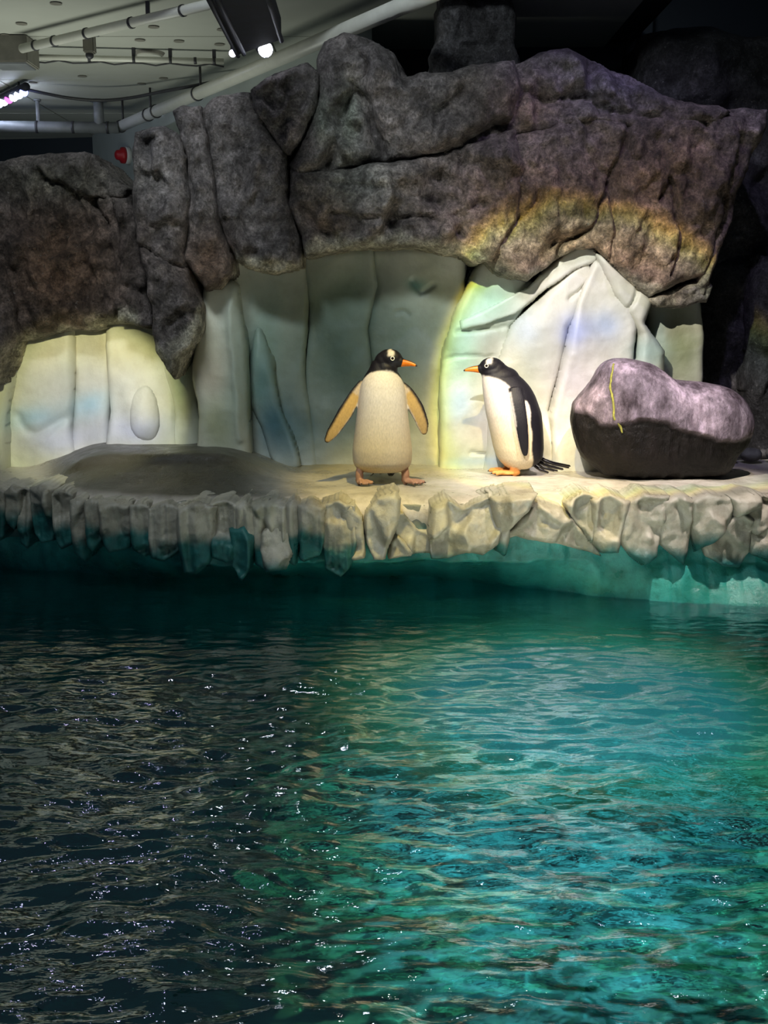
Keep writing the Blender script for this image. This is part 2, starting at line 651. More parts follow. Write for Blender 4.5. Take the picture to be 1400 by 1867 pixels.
def lobe(name, parent, outline, d, back, mat, paint, round_r=.10, bulge=.09, tilt=(0, 0), res=.012, seed=1,
         amp=.025, freq=3.0, facet=(.22, .22), strat=0.0, cracks=(), wob=.012, col=0.0, colf=6.0, curve=1, crag=0.0, soft=.07):
    """A solid rock slab: the outline (read off the photograph) set at distance d, its front bulging and
    chiselled towards the viewer, its sides running back to distance `back`."""
    de = d + bulge * .6
    w = [P(px, py, de) for px, py in outline]
    poly = subdiv([(q.x, q.z) for q in w], .035) if curve == 1 else catmull([(q.x, q.z) for q in w], curve)
    pp = np.column_stack([poly[:, 0], np.full(len(poly), d), poly[:, 1]])
    poly = poly + wob * np.column_stack([fbm(pp * 9, 3, seed + 50), fbm(pp * 9, 3, seed + 60)])
    x0, z0 = poly.min(0) - res
    x1, z1 = poly.max(0) + res
    nx, nz = int((x1 - x0) / res) + 2, int((z1 - z0) / res) + 2
    gx, gz = np.meshgrid(x0 + np.arange(nx) * res, z0 + np.arange(nz) * res)
    X, Z = gx.ravel(), gz.ravel()
    ins = inside(X, Z, poly)
    dist, qx, qz = seg_dist(X, Z, poly)
    keep = ins | (dist < res * .72)
    out = keep & ~ins
    X = np.where(out, qx, X)
    Z = np.where(out, qz, Z)
    sd = np.where(ins, dist, 0)
    idx = np.full(len(X), -1)
    idx[keep] = np.arange(keep.sum())
    g = idx.reshape(nz, nx)
    a, b, c, e = g[:-1, :-1].ravel(), g[:-1, 1:].ravel(), g[1:, 1:].ravel(), g[1:, :-1].ravel()
    ok = (a >= 0) & (b >= 0) & (c >= 0) & (e >= 0)
    faces = np.column_stack([a, b, c, e])[ok]
    X, Z, sd = X[keep], Z[keep], sd[keep]
    cx, cz = poly.mean(0)
    s = np.clip(sd / round_r, 0, 1)
    prof = np.sqrt(np.maximum(0, 1 - (1 - s) ** 2))
    p3 = np.column_stack([X, np.full(len(X), d), Z])
    h = (1 - prof) * bulge + tilt[0] * (X - cx) + tilt[1] * (Z - cz)
    fade = .35 + .65 * s
    h += fade * amp * fbm(p3 * freq, 5, seed) * 1.6
    h -= fade * amp * .5 * ridged(p3 * freq * 1.7, 4, seed + 7)
    if facet[1]:
        h += fade * facets(X, Z, facet[0], seed + 3, facet[1], soft)
    if crag:
        h += fade * facets(X, Z, .075, seed + 4, .30, .12) * crag
        h -= fade * crag * .022 * ridged(p3 * np.array([7.0, 7, 5]), 4, seed + 17)
        h += crag * .012 * fbm(p3 * 22, 3, seed + 18)
    if strat:
        h += fade * strat * ridged(p3 * np.array([1.2, 1, 7.0]), 3, seed + 11)
    if col:
        h += fade * col * ridged(p3 * np.array([colf, 1, .9]), 3, seed + 13)
    for line, width, depth in cracks:
        lw = [P(px, py, d) for px, py in line]
        pl = catmull([(q.x, q.z) for q in lw], 5, False)
        ppl = np.column_stack([pl[:, 0], np.zeros(len(pl)), pl[:, 1]])
        pl = pl + .012 * np.column_stack([fbm(ppl * 20, 2, seed + 70), fbm(ppl * 20, 2, seed + 80)])
        cd, _, _ = seg_dist(X, Z, pl, False)
        h += depth * np.exp(-(cd / width) ** 2)
    Y = d + h
    Y = np.minimum(Y, back - .01)
    v = np.column_stack([X, Y, Z])
    # sides
    ee = np.concatenate([faces[:, [0, 1]], faces[:, [1, 2]], faces[:, [2, 3]], faces[:, [3, 0]]])
    key = np.sort(ee, 1)
    _, inv, cnt = np.unique(key[:, 0] * (len(v) + 1) + key[:, 1], return_inverse=True, return_counts=True)
    be = ee[cnt[inv] == 1]
    used = np.unique(be)
    rows = 6
    ring = {}
    vv = [v]
    n0 = len(v)
    for r in range(1, rows + 1):
        t = (r / rows) ** 1.4
        q = v[used].copy()
        q[:, 1] = q[:, 1] * (1 - t) + back * t
        nn = .02 * (0 if r == rows else 1)
        q[:, 0] += nn * fbm(q * 6, 2, seed + 90)
        q[:, 2] += nn * fbm(q * 6, 2, seed + 91)
        m = np.full(len(v), -1)
        m[used] = n0 + np.arange(len(used))
        ring[r] = m
        vv.append(q)
        n0 += len(used)
    ident = np.arange(len(v))
    ring[0] = ident
    side = []
    for r in range(rows):
        A, B_ = ring[r], ring[r + 1]
        side.append(np.column_stack([A[be[:, 1]], A[be[:, 0]], B_[be[:, 0]], B_[be[:, 1]]]))
    allv = np.vstack(vv)
    allf = np.vstack([faces] + side)
    # faces wound so that the front looks at the viewer (-Y)
    pc = paint(allv, seed) if callable(paint) else np.tile(np.array(paint), (len(allv), 1))
    return finish(name, allv, allf, mat, parent, pc)


def blobs(px, py, base, items):
    """layers of colour, some standing in for light: soft-edged patches (x, y, half width, half height, colour, strength)"""
    c = base
    for bx, by, rx, ry, col, k in items:
        w = k * np.exp(-(((px - bx) / rx) ** 2 + ((py - by) / ry) ** 2))
        c = c * (1 - w[:, None]) + np.array(col) * w[:, None]
    return c


# ------------------------------------------------------------------ the setting
CEIL = 2.8
ceil = empty('ceiling', (0, 8, CEIL))
tag(ceil, kind='structure')
ys = [6.8, 8.12, 9.6, 11.2, 12.8, 14.6]
xs = [-8.0, -5.6, -3.2, -0.8, 1.6]
for j in range(len(ys) - 1):
    for i in range(len(xs) - 1):
        bm = bmesh.new()
        bm_box(bm, (xs[i] + .006, ys[j] + .006, CEIL), (xs[i + 1] - .006, ys[j + 1] - .006, CEIL + .03), .003)
        bm_obj('ceiling_panel', bm, M['ceiling'], ceil)
bm = bmesh.new()
bm_box(bm, (-8.2, 6.78, CEIL + .03), (1.8, 15, CEIL + .12))
bm_obj('ceiling_slab', bm, M['hole'], ceil)
for k, (px, py) in enumerate([(39, 42), (10, 63), (102, 5), (362, 12), (255, 72), (405, 53), (280, 48), (150, 138), (298, 142), (258, 152), (400, 80), (60, 150), (326, 74)]):
    q = PZ(px, py, CEIL)
    bm = bmesh.new()
    bmesh.ops.create_cone(bm, cap_ends=True, segments=20, radius1=.038, radius2=.03, depth=.008, matrix=Matrix.Translation((q.x, q.y, CEIL - .003)))
    bm_obj('ceiling_recess', bm, M['box'], ceil)


def wall_between(name, a, b, z0, z1, th, mat, kind='structure'):
    a, b = Vector((*a, 0)), Vector((*b, 0))
    t = (b - a).normalized()
    nrm = Vector((-t.y, t.x, 0))
    o = [a, b, b + nrm * th, a + nrm * th]
    v = [(q.x, q.y, z) for z in (z0, z1) for q in o]
    f = [(0, 1, 2, 3)[::-1], (4, 5, 6, 7), (0, 1, 5, 4), (1, 2, 6, 5), (2, 3, 7, 6), (3, 0, 4, 7)]
    ob = finish(name, v, f, mat, None, None, False)
    tag(ob, kind=kind)
    return ob


WL_A = PZ(168, 247, CEIL)       # far corner of the slanting pale wall
WL_B = PZ(612, 52, CEIL)        # where it passes behind the rocks
dirw = (WL_B - WL_A)
WL_C = WL_B + dirw * .05
wall_between('wall_left', (WL_A.x, WL_A.y), (WL_C.x, WL_C.y), -.1, CEIL, .12, M['wall'])
wall_between('wall_back', (-8.2, WL_A.y + .9), (WL_A.x + .15, WL_A.y + .1), -.1, CEIL, .12, M['darkwall'])
wall_between('wall_rear', (WL_C.x - .3, 8.5), (6.5, 8.5), -.1, 4.2, .12, M['darkwall'])
wall_between('wall_right', (3.6, 8.5), (3.6, 4.6), -.1, 4.2, .12, M['darkwall'])
# recessed service door in the dark rear wall
dr = empty('door_1', P(1048, 100, 8.45))
tag(dr, kind='structure')
q0, q1 = P(944, 130, 8.45), P(1140, 42, 8.45)
bm = bmesh.new()
bm_box(bm, (q0.x, 8.44, 0.3), (q1.x, 8.5, q1.z), .004)
bm_obj('door_leaf', bm, mat_plain('service_door_paint', (.022, .03, .036), .6, var=.1), dr)
bm = bmesh.new()
bm_box(bm, (q1.x, 8.40, 0.3), (q1.x + .06, 8.5, q1.z + .06), .004)
bm_box(bm, (q0.x - .3, 8.40, q1.z), (q1.x, 8.5, q1.z + .06), .004)
bm_obj('door_frame', bm, M['darkwall'], dr)
bm = bmesh.new()
bm_box(bm, (q1.x + .1, 8.36, 0.3), (q1.x + .18, 8.5, 4.0), .006)
tag(bm_obj('trim_1', bm, M['darkwall']), kind='structure')

# pool basin
bm = bmesh.new()
bm_box(bm, (-5, .3, -1.75), (5, 8.4, -1.6))
tag(bm_obj('floor', bm, M['pool']), kind='structure')
for nm, lo, hi in (('wall_pool_front', (-5, .2, -1.7), (5, .4, -.4)), ('wall_pool_left', (-5.1, .3, -1.7), (-4.9, 8.4, -.4)),
                   ('wall_pool_right', (4.9, .3, -1.7), (5.1, 8.4, -.4))):
    bm = bmesh.new()
    bm_box(bm, lo, hi)
    tag(bm_obj(nm, bm, M['poolwall']), kind='structure')

# water: a rippled surface over the basin
rx, ry = .016, .0085
xs_ = np.arange(-4.9, 4.9, rx)
ys_ = np.arange(.4, 6.6, ry)
xs_ = xs_[(xs_ > -2.9) & (xs_ < 2.9)]
gx, gy = np.meshgrid(xs_, ys_)
Xw, Yw = gx.ravel(), gy.ravel()
pw = np.column_stack([Xw, Yw, np.zeros(len(Xw))])
wx = Xw + .12 * vnoise(pw * 1.3, 201)
wy = Yw + .08 * vnoise(pw * 1.6, 202)
q1_ = np.column_stack([wx * 3.6, wy * 7.0, np.zeros(len(Xw))])
q2_ = np.column_stack([wx * 9 + wy * 1.2, wy * 19, np.ones(len(Xw)) * 3.3])
q3_ = np.column_stack([wx * 17 - wy * 2, wy * 34, np.ones(len(Xw)) * 7.7])
calm = .18 + .82 * (1 - smooth01(Yw, 4.0, 5.0))
hw = .011 * vnoise(q1_, 5) + .0105 * vnoise(q2_, 6) + .0046 * vnoise(q3_, 8)
Zw = WATER_Z + hw * calm
nW, nH = len(xs_), len(ys_)
g = np.arange(nW * nH).reshape(nH, nW)
fw = np.column_stack([g[:-1, :-1].ravel(), g[:-1, 1:].ravel(), g[1:, 1:].ravel(), g[1:, :-1].ravel()])
wo = finish('pool_water', np.column_stack([Xw, Yw, Zw]), fw, M['water'])
wo.cycles.is_caustics_caster = True
bpy.data.objects['floor'].cycles.is_caustics_receiver = True
bpy.data.lights['lamp_pool'].cycles.is_caustics_light = True
tag(wo, 'rippling teal pool water below the ice ledge', 'water', kind='stuff')

# ------------------------------------------------------------------ rock cliff
GREY = np.array((.125, .112, .108))
BROWN = np.array((.150, .088, .050))
CREAM = np.array((.50, .47, .36))


def rock_paint(v, seed):
    px, py = to_px(v[:, 0], v[:, 1], v[:, 2])
    n = fbm(v * 2.1, 4, 300)
    n2 = fbm(v * 11, 4, 310)
    c = np.tile(GREY, (len(v), 1))
    c = blobs(px, py, c, [
        (110, 490, 130, 150, BROWN, .95), (1220, 330, 150, 130, BROWN * 1.25, .8), (980, 360, 190, 90, BROWN * 1.05, .75),
        (1000, 450, 140, 60, (.44, .31, .19), .8), (1190, 455, 100, 75, (.40, .26, .17), .85), (960, 190, 80, 60, BROWN, .6),  # the two paler browns also paint in beam light on the rock
        (380, 480, 50, 60, BROWN, .8), (600, 370, 60, 80, BROWN, .45),
        (640, 330, 70, 50, (.20, .22, .19), .55), (635, 215, 22, 60, (.22, .26, .20), .6), (588, 215, 18, 45, (.22, .26, .20), .55),
        (1130, 150, 110, 50, (.19, .17, .21), .6), (285, 300, 40, 90, (.14, .135, .14), .5), (100, 330, 140, 40, (.16, .16, .12), .6)])  # lilac patch on the right top stands in for violet lamplight
    k = np.clip(1 + .5 * n, .5, 1.6)
    c = c * k[:, None]
    # the pale render has been daubed up over the lower rims
    edge = np.interp(px, [0, 90, 200, 245, 270, 300, 345, 365, 420, 430, 540, 560, 700, 830, 880, 960, 1060, 1130, 1200, 1300, 1400],
                     [640, 615, 590, 585, 640, 650, 600, 560, 535, 485, 490, 455, 440, 465, 485, 512, 462, 500, 540, 520, 520])
    w = smooth01(py + 26 * n2 + 10 * n, edge - 26, edge + 4)
    w = w * np.where(px > 1230, .25, np.where(px < 30, .2, .85))
    return c * (1 - w[:, None]) + CREAM * .8 * w[:, None]


cliff = empty('rock_cliff', P(760, 300, 6.6))
tag(cliff, 'dark brown and grey overhanging cliff of artificial rock above the pale ice wall', 'rock cliff')
RB = 7.1
LOBES = [
    # name, outline, d, kwargs
    ('rock_block', [(-40, 300), (30, 285), (110, 280), (170, 285), (215, 330), (240, 355), (250, 420), (262, 560), (240, 590), (200, 595), (140, 605), (80, 612), (30, 625), (-40, 640)],
     6.32, dict(seed=11, amp=.03, round_r=.12, bulge=.10, facet=(.3, .16), col=.012,
                cracks=[([(150, 360), (190, 400), (205, 470), (215, 580)], .010, .04), ([(205, 350), (215, 420), (218, 500)], .012, .03), ([(90, 300), (60, 360), (55, 430)], .02, .03)])),
    ('rock_cap', [(60, 300), (90, 280), (150, 275), (172, 278), (195, 312), (236, 345), (225, 365), (150, 355), (90, 330)], 6.27,
     dict(seed=12, amp=.03, round_r=.08, bulge=.08, facet=(.14, .25), back=7.0)),
    ('rock_slab', [(-40, 470), (0, 480), (18, 530), (30, 560), (28, 620), (15, 650), (0, 700), (-40, 720)], 6.2, dict(seed=13, amp=.03, facet=(.15, .25))),
    ('rock_column', [(205, 360), (235, 360), (252, 430), (262, 500), (275, 590), (262, 598), (212, 590), (218, 480)], 6.22, dict(seed=14, amp=.02, round_r=.07, bulge=.07, facet=(.13, .25), col=.01)),
    ('rock_column', [(240, 240), (262, 232), (300, 228), (325, 240), (338, 300), (343, 400), (334, 470), (350, 520), (368, 560), (365, 600), (340, 650), (318, 690), (300, 672), (282, 640), (274, 560), (262, 500), (246, 440), (240, 350)],
     6.08, dict(seed=15, amp=.03, round_r=.09, bulge=.10, facet=(.15, .28), col=.016, cracks=[([(246, 445), (275, 462), (310, 480), (335, 490)], .012, .045)])),
    ('rock_column', [(312, 200), (330, 188), (362, 192), (376, 240), (390, 340), (400, 410), (420, 470), (422, 500), (398, 525), (374, 532), (352, 500), (332, 470), (342, 400), (338, 300), (325, 240)],
     6.16, dict(seed=16, amp=.022, round_r=.09, bulge=.10, facet=(.16, .22), col=.014)),
    ('rock_slab', [(360, 200), (400, 170), (455, 168), (480, 215), (522, 280), (525, 360), (548, 440), (550, 488), (500, 498), (450, 490), (428, 478), (418, 455), (398, 400), (385, 300)],
     6.26, dict(seed=17, amp=.02, round_r=.10, bulge=.10, facet=(.3, .14), col=.008)),
    ('rock_wedge', [(455, 165), (500, 130), (560, 110), (582, 130), (578, 190), (548, 250), (522, 282), (490, 235), (460, 200)], 6.16,
     dict(seed=18, amp=.025, round_r=.08, bulge=.09, facet=(.15, .25))),
    ('rock_dome', [(575, 110), (590, 75), (625, 58), (680, 70), (720, 95), (735, 135), (775, 150), (760, 290), (700, 300), (620, 315), (540, 330), (524, 300), (548, 250), (572, 190)],
     6.22, dict(seed=19, amp=.035, round_r=.14, bulge=.15, facet=(.16, .3),
                cracks=[([(640, 170), (625, 215), (612, 260), (600, 300)], .02, .05), ([(640, 150), (665, 185), (680, 230), (700, 275)], .022, .07)])),
    ('rock_buttress', [(640, 85), (680, 75), (720, 100), (735, 140), (800, 128), (860, 120), (940, 105), (950, 160), (930, 220), (830, 268), (760, 285), (715, 292), (690, 240), (670, 180), (640, 150)],
     6.16, dict(seed=20, amp=.04, round_r=.12, bulge=.13, facet=(.2, .28), cracks=[([(760, 140), (775, 190), (830, 230), (870, 250)], .03, .03)])),
    ('rock_mass', [(526, 310), (600, 312), (660, 300), (760, 288), (840, 268), (940, 235), (960, 300), (940, 400), (900, 470), (860, 480), (830, 462), (760, 452), (690, 448), (600, 462), (556, 475), (548, 430), (524, 370)],
     6.2, dict(seed=21, amp=.045, round_r=.13, bulge=.12, facet=(.22, .26), strat=.02,
               cracks=[([(530, 350), (560, 390), (600, 430)], .02, .04), ([(600, 390), (700, 400), (780, 395), (850, 430)], .015, .03), ([(560, 330), (700, 345), (800, 370)], .02, .03)])),
    ('rock_peak', [(800, 285), (830, 180), (880, 130), (945, 110), (985, 92), (1040, 80), (1075, 98), (1110, 115), (1160, 140), (1210, 172), (1250, 185), (1310, 192), (1335, 205), (1300, 235), (1230, 235), (1150, 238), (1080, 225), (960, 250), (870, 275)],
     6.26, dict(seed=22, amp=.045, round_r=.12, bulge=.14, facet=(.22, .3), tilt=(0, .25), strat=.015,
                cracks=[([(960, 165), (1000, 180), (1060, 175), (1120, 200), (1200, 212)], .02, .05)])),
    ('rock_mass', [(800, 292), (870, 268), (960, 240), (1050, 212), (1145, 222), (1200, 208), (1290, 205), (1335, 215), (1350, 250), (1330, 340), (1310, 440), (1292, 500), (1240, 520), (1190, 540), (1150, 510), (1118, 480), (1092, 452), (1060, 450), (1015, 475), (965, 512), (915, 500), (885, 482), (850, 455), (830, 400)],
     6.28, dict(seed=23, amp=.028, round_r=.12, bulge=.12, facet=(.34, .15), tilt=(0, -.08),
               cracks=[([(1150, 222), (1130, 290), (1112, 330), (1095, 385), (1080, 415), (1035, 440), (1022, 470)], .013, .06),
                       ([(1112, 330), (1118, 385), (1125, 420), (1118, 470)], .011, .06),
                       ([(1222, 325), (1232, 360), (1242, 420), (1245, 455), (1228, 500)], .011, .055), ([(1222, 335), (1205, 360)], .009, .04),
                       ([(1015, 365), (1020, 420), (1010, 450)], .011, .03)])),
    ('rock_flank', [(1260, 215), (1300, 200), (1345, 197), (1400, 198), (1398, 230), (1370, 300), (1345, 350), (1340, 390), (1320, 440), (1300, 500), (1285, 540), (1255, 545), (1285, 470), (1300, 360), (1310, 270)],
     6.40, dict(seed=24, amp=.035, round_r=.08, bulge=.09, facet=(.18, .3))),
    ('rock_rim', [(1180, 545), (1230, 525), (1290, 505), (1300, 520), (1288, 550), (1250, 560), (1195, 562)], 6.42, dict(seed=25, amp=.02, round_r=.06, bulge=.06)),
]
for nm, ol, d_, kw in LOBES:
    kw = dict(kw)
    bk = kw.pop('back', RB)
    kw['round_r'] = kw.get('round_r', .10) * .75
    kw['bulge'] = kw.get('bulge', .09) * .8
    kw.setdefault('crag', 1.35)
    kw.setdefault('wob', .022)
    kw['facet'] = (kw.get('facet', (.2, .2))[0], kw.get('facet', (.2, .2))[1] * 1.1)
    lobe(nm, cliff, ol, d_, bk, M['rock'], rock_paint, **kw)

# tall rock stack standing behind the cliff
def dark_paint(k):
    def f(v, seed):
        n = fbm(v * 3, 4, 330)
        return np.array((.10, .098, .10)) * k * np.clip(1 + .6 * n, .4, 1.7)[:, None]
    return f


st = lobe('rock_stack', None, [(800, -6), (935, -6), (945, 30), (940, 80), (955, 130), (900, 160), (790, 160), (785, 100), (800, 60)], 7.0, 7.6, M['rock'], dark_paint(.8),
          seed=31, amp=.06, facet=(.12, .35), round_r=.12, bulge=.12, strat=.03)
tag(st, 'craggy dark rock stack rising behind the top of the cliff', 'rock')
rear = empty('rear_cliff', P(1320, 400, 7.6))  # shade is put into this cliff's colour, darker than the lit rock
tag(rear, 'unlit blackish rock cliff coloured for deep shade behind the boulder', 'rock cliff')
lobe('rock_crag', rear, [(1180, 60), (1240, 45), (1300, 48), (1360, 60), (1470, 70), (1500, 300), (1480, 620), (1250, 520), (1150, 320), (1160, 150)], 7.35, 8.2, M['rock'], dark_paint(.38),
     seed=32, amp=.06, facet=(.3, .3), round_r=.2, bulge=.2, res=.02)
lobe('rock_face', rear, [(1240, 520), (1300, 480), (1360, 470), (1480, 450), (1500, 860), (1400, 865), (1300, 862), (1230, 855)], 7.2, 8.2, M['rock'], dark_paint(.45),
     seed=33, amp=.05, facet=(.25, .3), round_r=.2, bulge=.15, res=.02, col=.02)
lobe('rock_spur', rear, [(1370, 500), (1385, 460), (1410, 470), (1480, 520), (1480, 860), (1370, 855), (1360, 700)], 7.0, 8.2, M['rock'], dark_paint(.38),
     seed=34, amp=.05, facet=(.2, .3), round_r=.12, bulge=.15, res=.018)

# ------------------------------------------------------------------ ice wall
ICE = np.array((.56, .56, .47))


def ice_paint(v, seed):
    px, py = to_px(v[:, 0], v[:, 1], v[:, 2])
    c = np.tile(ICE, (len(v), 1))
    n = fbm(v * 3.3, 4, 410)
    px = px + 16 * n
    py = py + 16 * fbm(v * 3.1, 4, 420)
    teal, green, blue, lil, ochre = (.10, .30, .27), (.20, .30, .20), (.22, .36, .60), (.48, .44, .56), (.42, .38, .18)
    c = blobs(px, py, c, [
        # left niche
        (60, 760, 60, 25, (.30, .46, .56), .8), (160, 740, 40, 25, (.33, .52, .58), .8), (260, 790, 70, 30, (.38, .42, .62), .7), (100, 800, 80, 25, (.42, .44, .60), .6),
        (200, 640, 160, 40, (.60, .58, .36), .7), (330, 690, 20, 50, (.40, .56, .34), .5),  # first patch puts the lamp beam's yellow rim into the colour
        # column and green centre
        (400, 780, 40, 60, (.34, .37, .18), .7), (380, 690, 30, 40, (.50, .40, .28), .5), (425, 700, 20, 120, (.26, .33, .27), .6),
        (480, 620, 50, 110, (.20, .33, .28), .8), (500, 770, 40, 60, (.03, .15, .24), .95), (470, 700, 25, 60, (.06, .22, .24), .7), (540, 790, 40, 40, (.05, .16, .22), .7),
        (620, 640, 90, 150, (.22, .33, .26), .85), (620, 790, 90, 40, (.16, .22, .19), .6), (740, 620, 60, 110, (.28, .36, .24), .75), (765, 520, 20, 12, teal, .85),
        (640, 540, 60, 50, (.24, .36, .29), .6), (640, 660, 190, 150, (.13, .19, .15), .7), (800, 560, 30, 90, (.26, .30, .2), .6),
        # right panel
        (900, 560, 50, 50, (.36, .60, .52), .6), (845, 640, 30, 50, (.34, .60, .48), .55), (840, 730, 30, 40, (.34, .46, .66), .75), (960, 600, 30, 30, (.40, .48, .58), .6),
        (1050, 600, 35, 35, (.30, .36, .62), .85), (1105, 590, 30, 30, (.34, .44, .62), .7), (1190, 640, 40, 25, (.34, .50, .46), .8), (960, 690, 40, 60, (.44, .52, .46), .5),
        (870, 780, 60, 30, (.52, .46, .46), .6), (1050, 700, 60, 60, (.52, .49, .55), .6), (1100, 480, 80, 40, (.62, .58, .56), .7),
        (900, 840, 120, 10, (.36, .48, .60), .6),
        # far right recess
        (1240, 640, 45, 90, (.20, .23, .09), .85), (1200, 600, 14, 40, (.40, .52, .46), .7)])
    return c * np.clip(1 + .12 * n, .8, 1.2)[:, None]


ice = empty('ice_cliff', P(700, 700, 6.7))
tag(ice, 'pale painted artificial ice wall under the dark cliff with blue and green tints', 'ice wall')
IB = 7.1
ICEP = [
    ('ice_panel', [(-50, 640), (5, 630), (22, 640), (14, 720), (6, 800), (4, 880), (-50, 890)], 6.40, dict(seed=101, tilt=(.3, 0))),
    ('ice_panel', [(10, 640), (60, 600), (130, 590), (138, 680), (130, 780), (140, 880), (2, 890), (8, 780)], 6.52, dict(seed=102, tilt=(-.1, 0), cracks=[([(28, 760), (60, 790), (130, 755)], .03, .02)])),
    ('ice_panel', [(120, 590), (196, 580), (204, 660), (200, 760), (196, 880), (130, 885), (130, 780), (134, 680)], 6.55, dict(seed=103, tilt=(-.15, 0))),
    ('ice_panel', [(194, 585), (250, 575), (315, 580), (318, 700), (322, 780), (330, 885), (192, 885), (200, 750)], 6.47, dict(seed=104, tilt=(.05, 0))),
    ('ice_boss', [(238, 725), (254, 705), (272, 706), (286, 735), (292, 775), (280, 803), (252, 800), (236, 772)], 6.445, dict(seed=105, round_r=.07, bulge=.035, facet=(.2, .1))),
    ('ice_panel', [(300, 650), (345, 590), (372, 600), (366, 720), (365, 890), (305, 890), (318, 760), (300, 690)], 6.50, dict(seed=106, tilt=(.15, 0))),
    ('ice_column', [(372, 520), (400, 512), (428, 515), (436, 560), (448, 640), (452, 740), (452, 880), (360, 885), (362, 760), (350, 690), (358, 620), (368, 560)], 6.34,
     dict(seed=107, round_r=.07, bulge=.08, tilt=(.1, 0), cracks=[([(426, 530), (418, 600), (428, 680), (436, 800)], .02, -.02)])),
    ('ice_panel', [(422, 480), (460, 470), (552, 470), (562, 560), (556, 680), (570, 760), (575, 880), (440, 880), (452, 760), (446, 640), (430, 560), (420, 520)], 6.62,
     dict(seed=108, tilt=(.12, 0))),
    ('ice_fin', [(468, 598), (482, 610), (500, 680), (512, 740), (535, 800), (548, 850), (500, 850), (475, 780), (455, 740), (452, 680), (460, 620)], 6.55, dict(seed=109, tilt=(-.2, 0), round_r=.04, bulge=.04)),
    ('ice_panel', [(545, 465), (600, 455), (680, 450), (692, 520), (672, 600), (682, 700), (690, 880), (560, 880), (562, 780), (555, 680), (564, 560)], 6.66, dict(seed=110, tilt=(-.05, 0))),
    ('ice_panel', [(676, 450), (760, 450), (850, 452), (846, 540), (826, 600), (806, 700), (806, 880), (682, 880), (684, 700), (670, 600), (684, 520)], 6.64,
     dict(seed=111, tilt=(-.08, 0), cracks=[([(725, 570), (738, 568), (745, 575)], .010, .02), ([(752, 510), (765, 535), (790, 520)], .012, .025)])),
    ('ice_panel', [(800, 690), (812, 620), (832, 560), (880, 470), (930, 495), (975, 512), (960, 560), (930, 600), (920, 700), (940, 870), (800, 872)], 6.50,
     dict(seed=112, tilt=(.06, .05), cracks=[([(832, 605), (880, 600), (950, 595)], .012, .02), ([(805, 655), (850, 650), (900, 652)], .010, .015), ([(860, 825), (890, 828), (905, 815)], .008, .02)])),
    ('ice_wedge', [(838, 584), (900, 557), (965, 522), (1030, 464), (1060, 448), (1088, 452), (1088, 476), (1045, 494), (980, 540), (940, 572), (890, 590), (840, 602)], 6.475,
     dict(seed=113, tilt=(0, .05), round_r=.015, bulge=.02, amp=.008)),
    ('ice_panel', [(935, 590), (1000, 530), (1075, 460), (1082, 500), (1050, 580), (1036, 600), (1024, 660), (1000, 750), (1020, 870), (880, 872), (890, 740), (905, 660)], 6.46,
     dict(seed=114, tilt=(-.04, .06), cracks=[([(1040, 545), (1060, 530), (1075, 515)], .010, .03)])),
    ('ice_panel', [(1040, 590), (1062, 530), (1085, 470), (1105, 480), (1150, 540), (1165, 600), (1150, 700), (1150, 872), (1005, 872), (1003, 760), (1026, 660)], 6.41,
     dict(seed=115, tilt=(.08, .05), round_r=.05, bulge=.06)),
    ('ice_panel', [(1080, 460), (1120, 478), (1165, 500), (1192, 545), (1176, 590), (1216, 640), (1212, 680), (1212, 872), (1130, 872), (1152, 700), (1165, 610), (1120, 540)], 6.46,
     dict(seed=116, tilt=(.15, 0), cracks=[([(1165, 500), (1160, 540), (1140, 570)], .010, .03)])),
    ('ice_panel', [(1180, 545), (1230, 550), (1278, 540), (1284, 620), (1280, 720), (1282, 872), (1190, 872), (1196, 700)], 6.66, dict(seed=117, tilt=(-.1, 0), round_r=.05, bulge=.06)),
]
for nm, ol, d_, kw in ICEP:
    k2 = dict(amp=.014, freq=2.6, facet=(.3, .10), round_r=.045, bulge=.05, wob=.008, res=.012, soft=.16, curve=3 if float(ol[0][0]) < 500 else 1)
    k2.update(kw)
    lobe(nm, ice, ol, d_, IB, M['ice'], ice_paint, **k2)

# ------------------------------------------------------------------ ledge
ledge = empty('ice_ledge', (0, 6.0, 0))
tag(ledge, 'wide wet ledge of pale artificial ice with a ragged dripping front edge above the pool', 'ledge')


def front_d(x):
    """distance of the ledge's front edge along x"""
    px = 700 + x / 5.5 * F
    return np.interp(px, [-200, 40, 80, 150, 260, 320, 700, 1050, 1400, 1600], [5.80, 5.78, 5.70, 5.58, 5.51, 5.45, 5.43, 5.42, 5.40, 5.40])


def mound(x, y):
    """the low swelling at the left of the ledge"""
    px = 700 + F * x / y
    m = smooth01(px, 60, 190) * (1 - smooth01(px, 380, 560))
    z = .115 * m * smooth01(y, 5.62, 6.15)
    z = z + .035 * smooth01(px + 120 * (y - 6), 100, 150) * (1 - smooth01(px, 420, 540)) * smooth01(y, 6.02, 6.07)
    return z


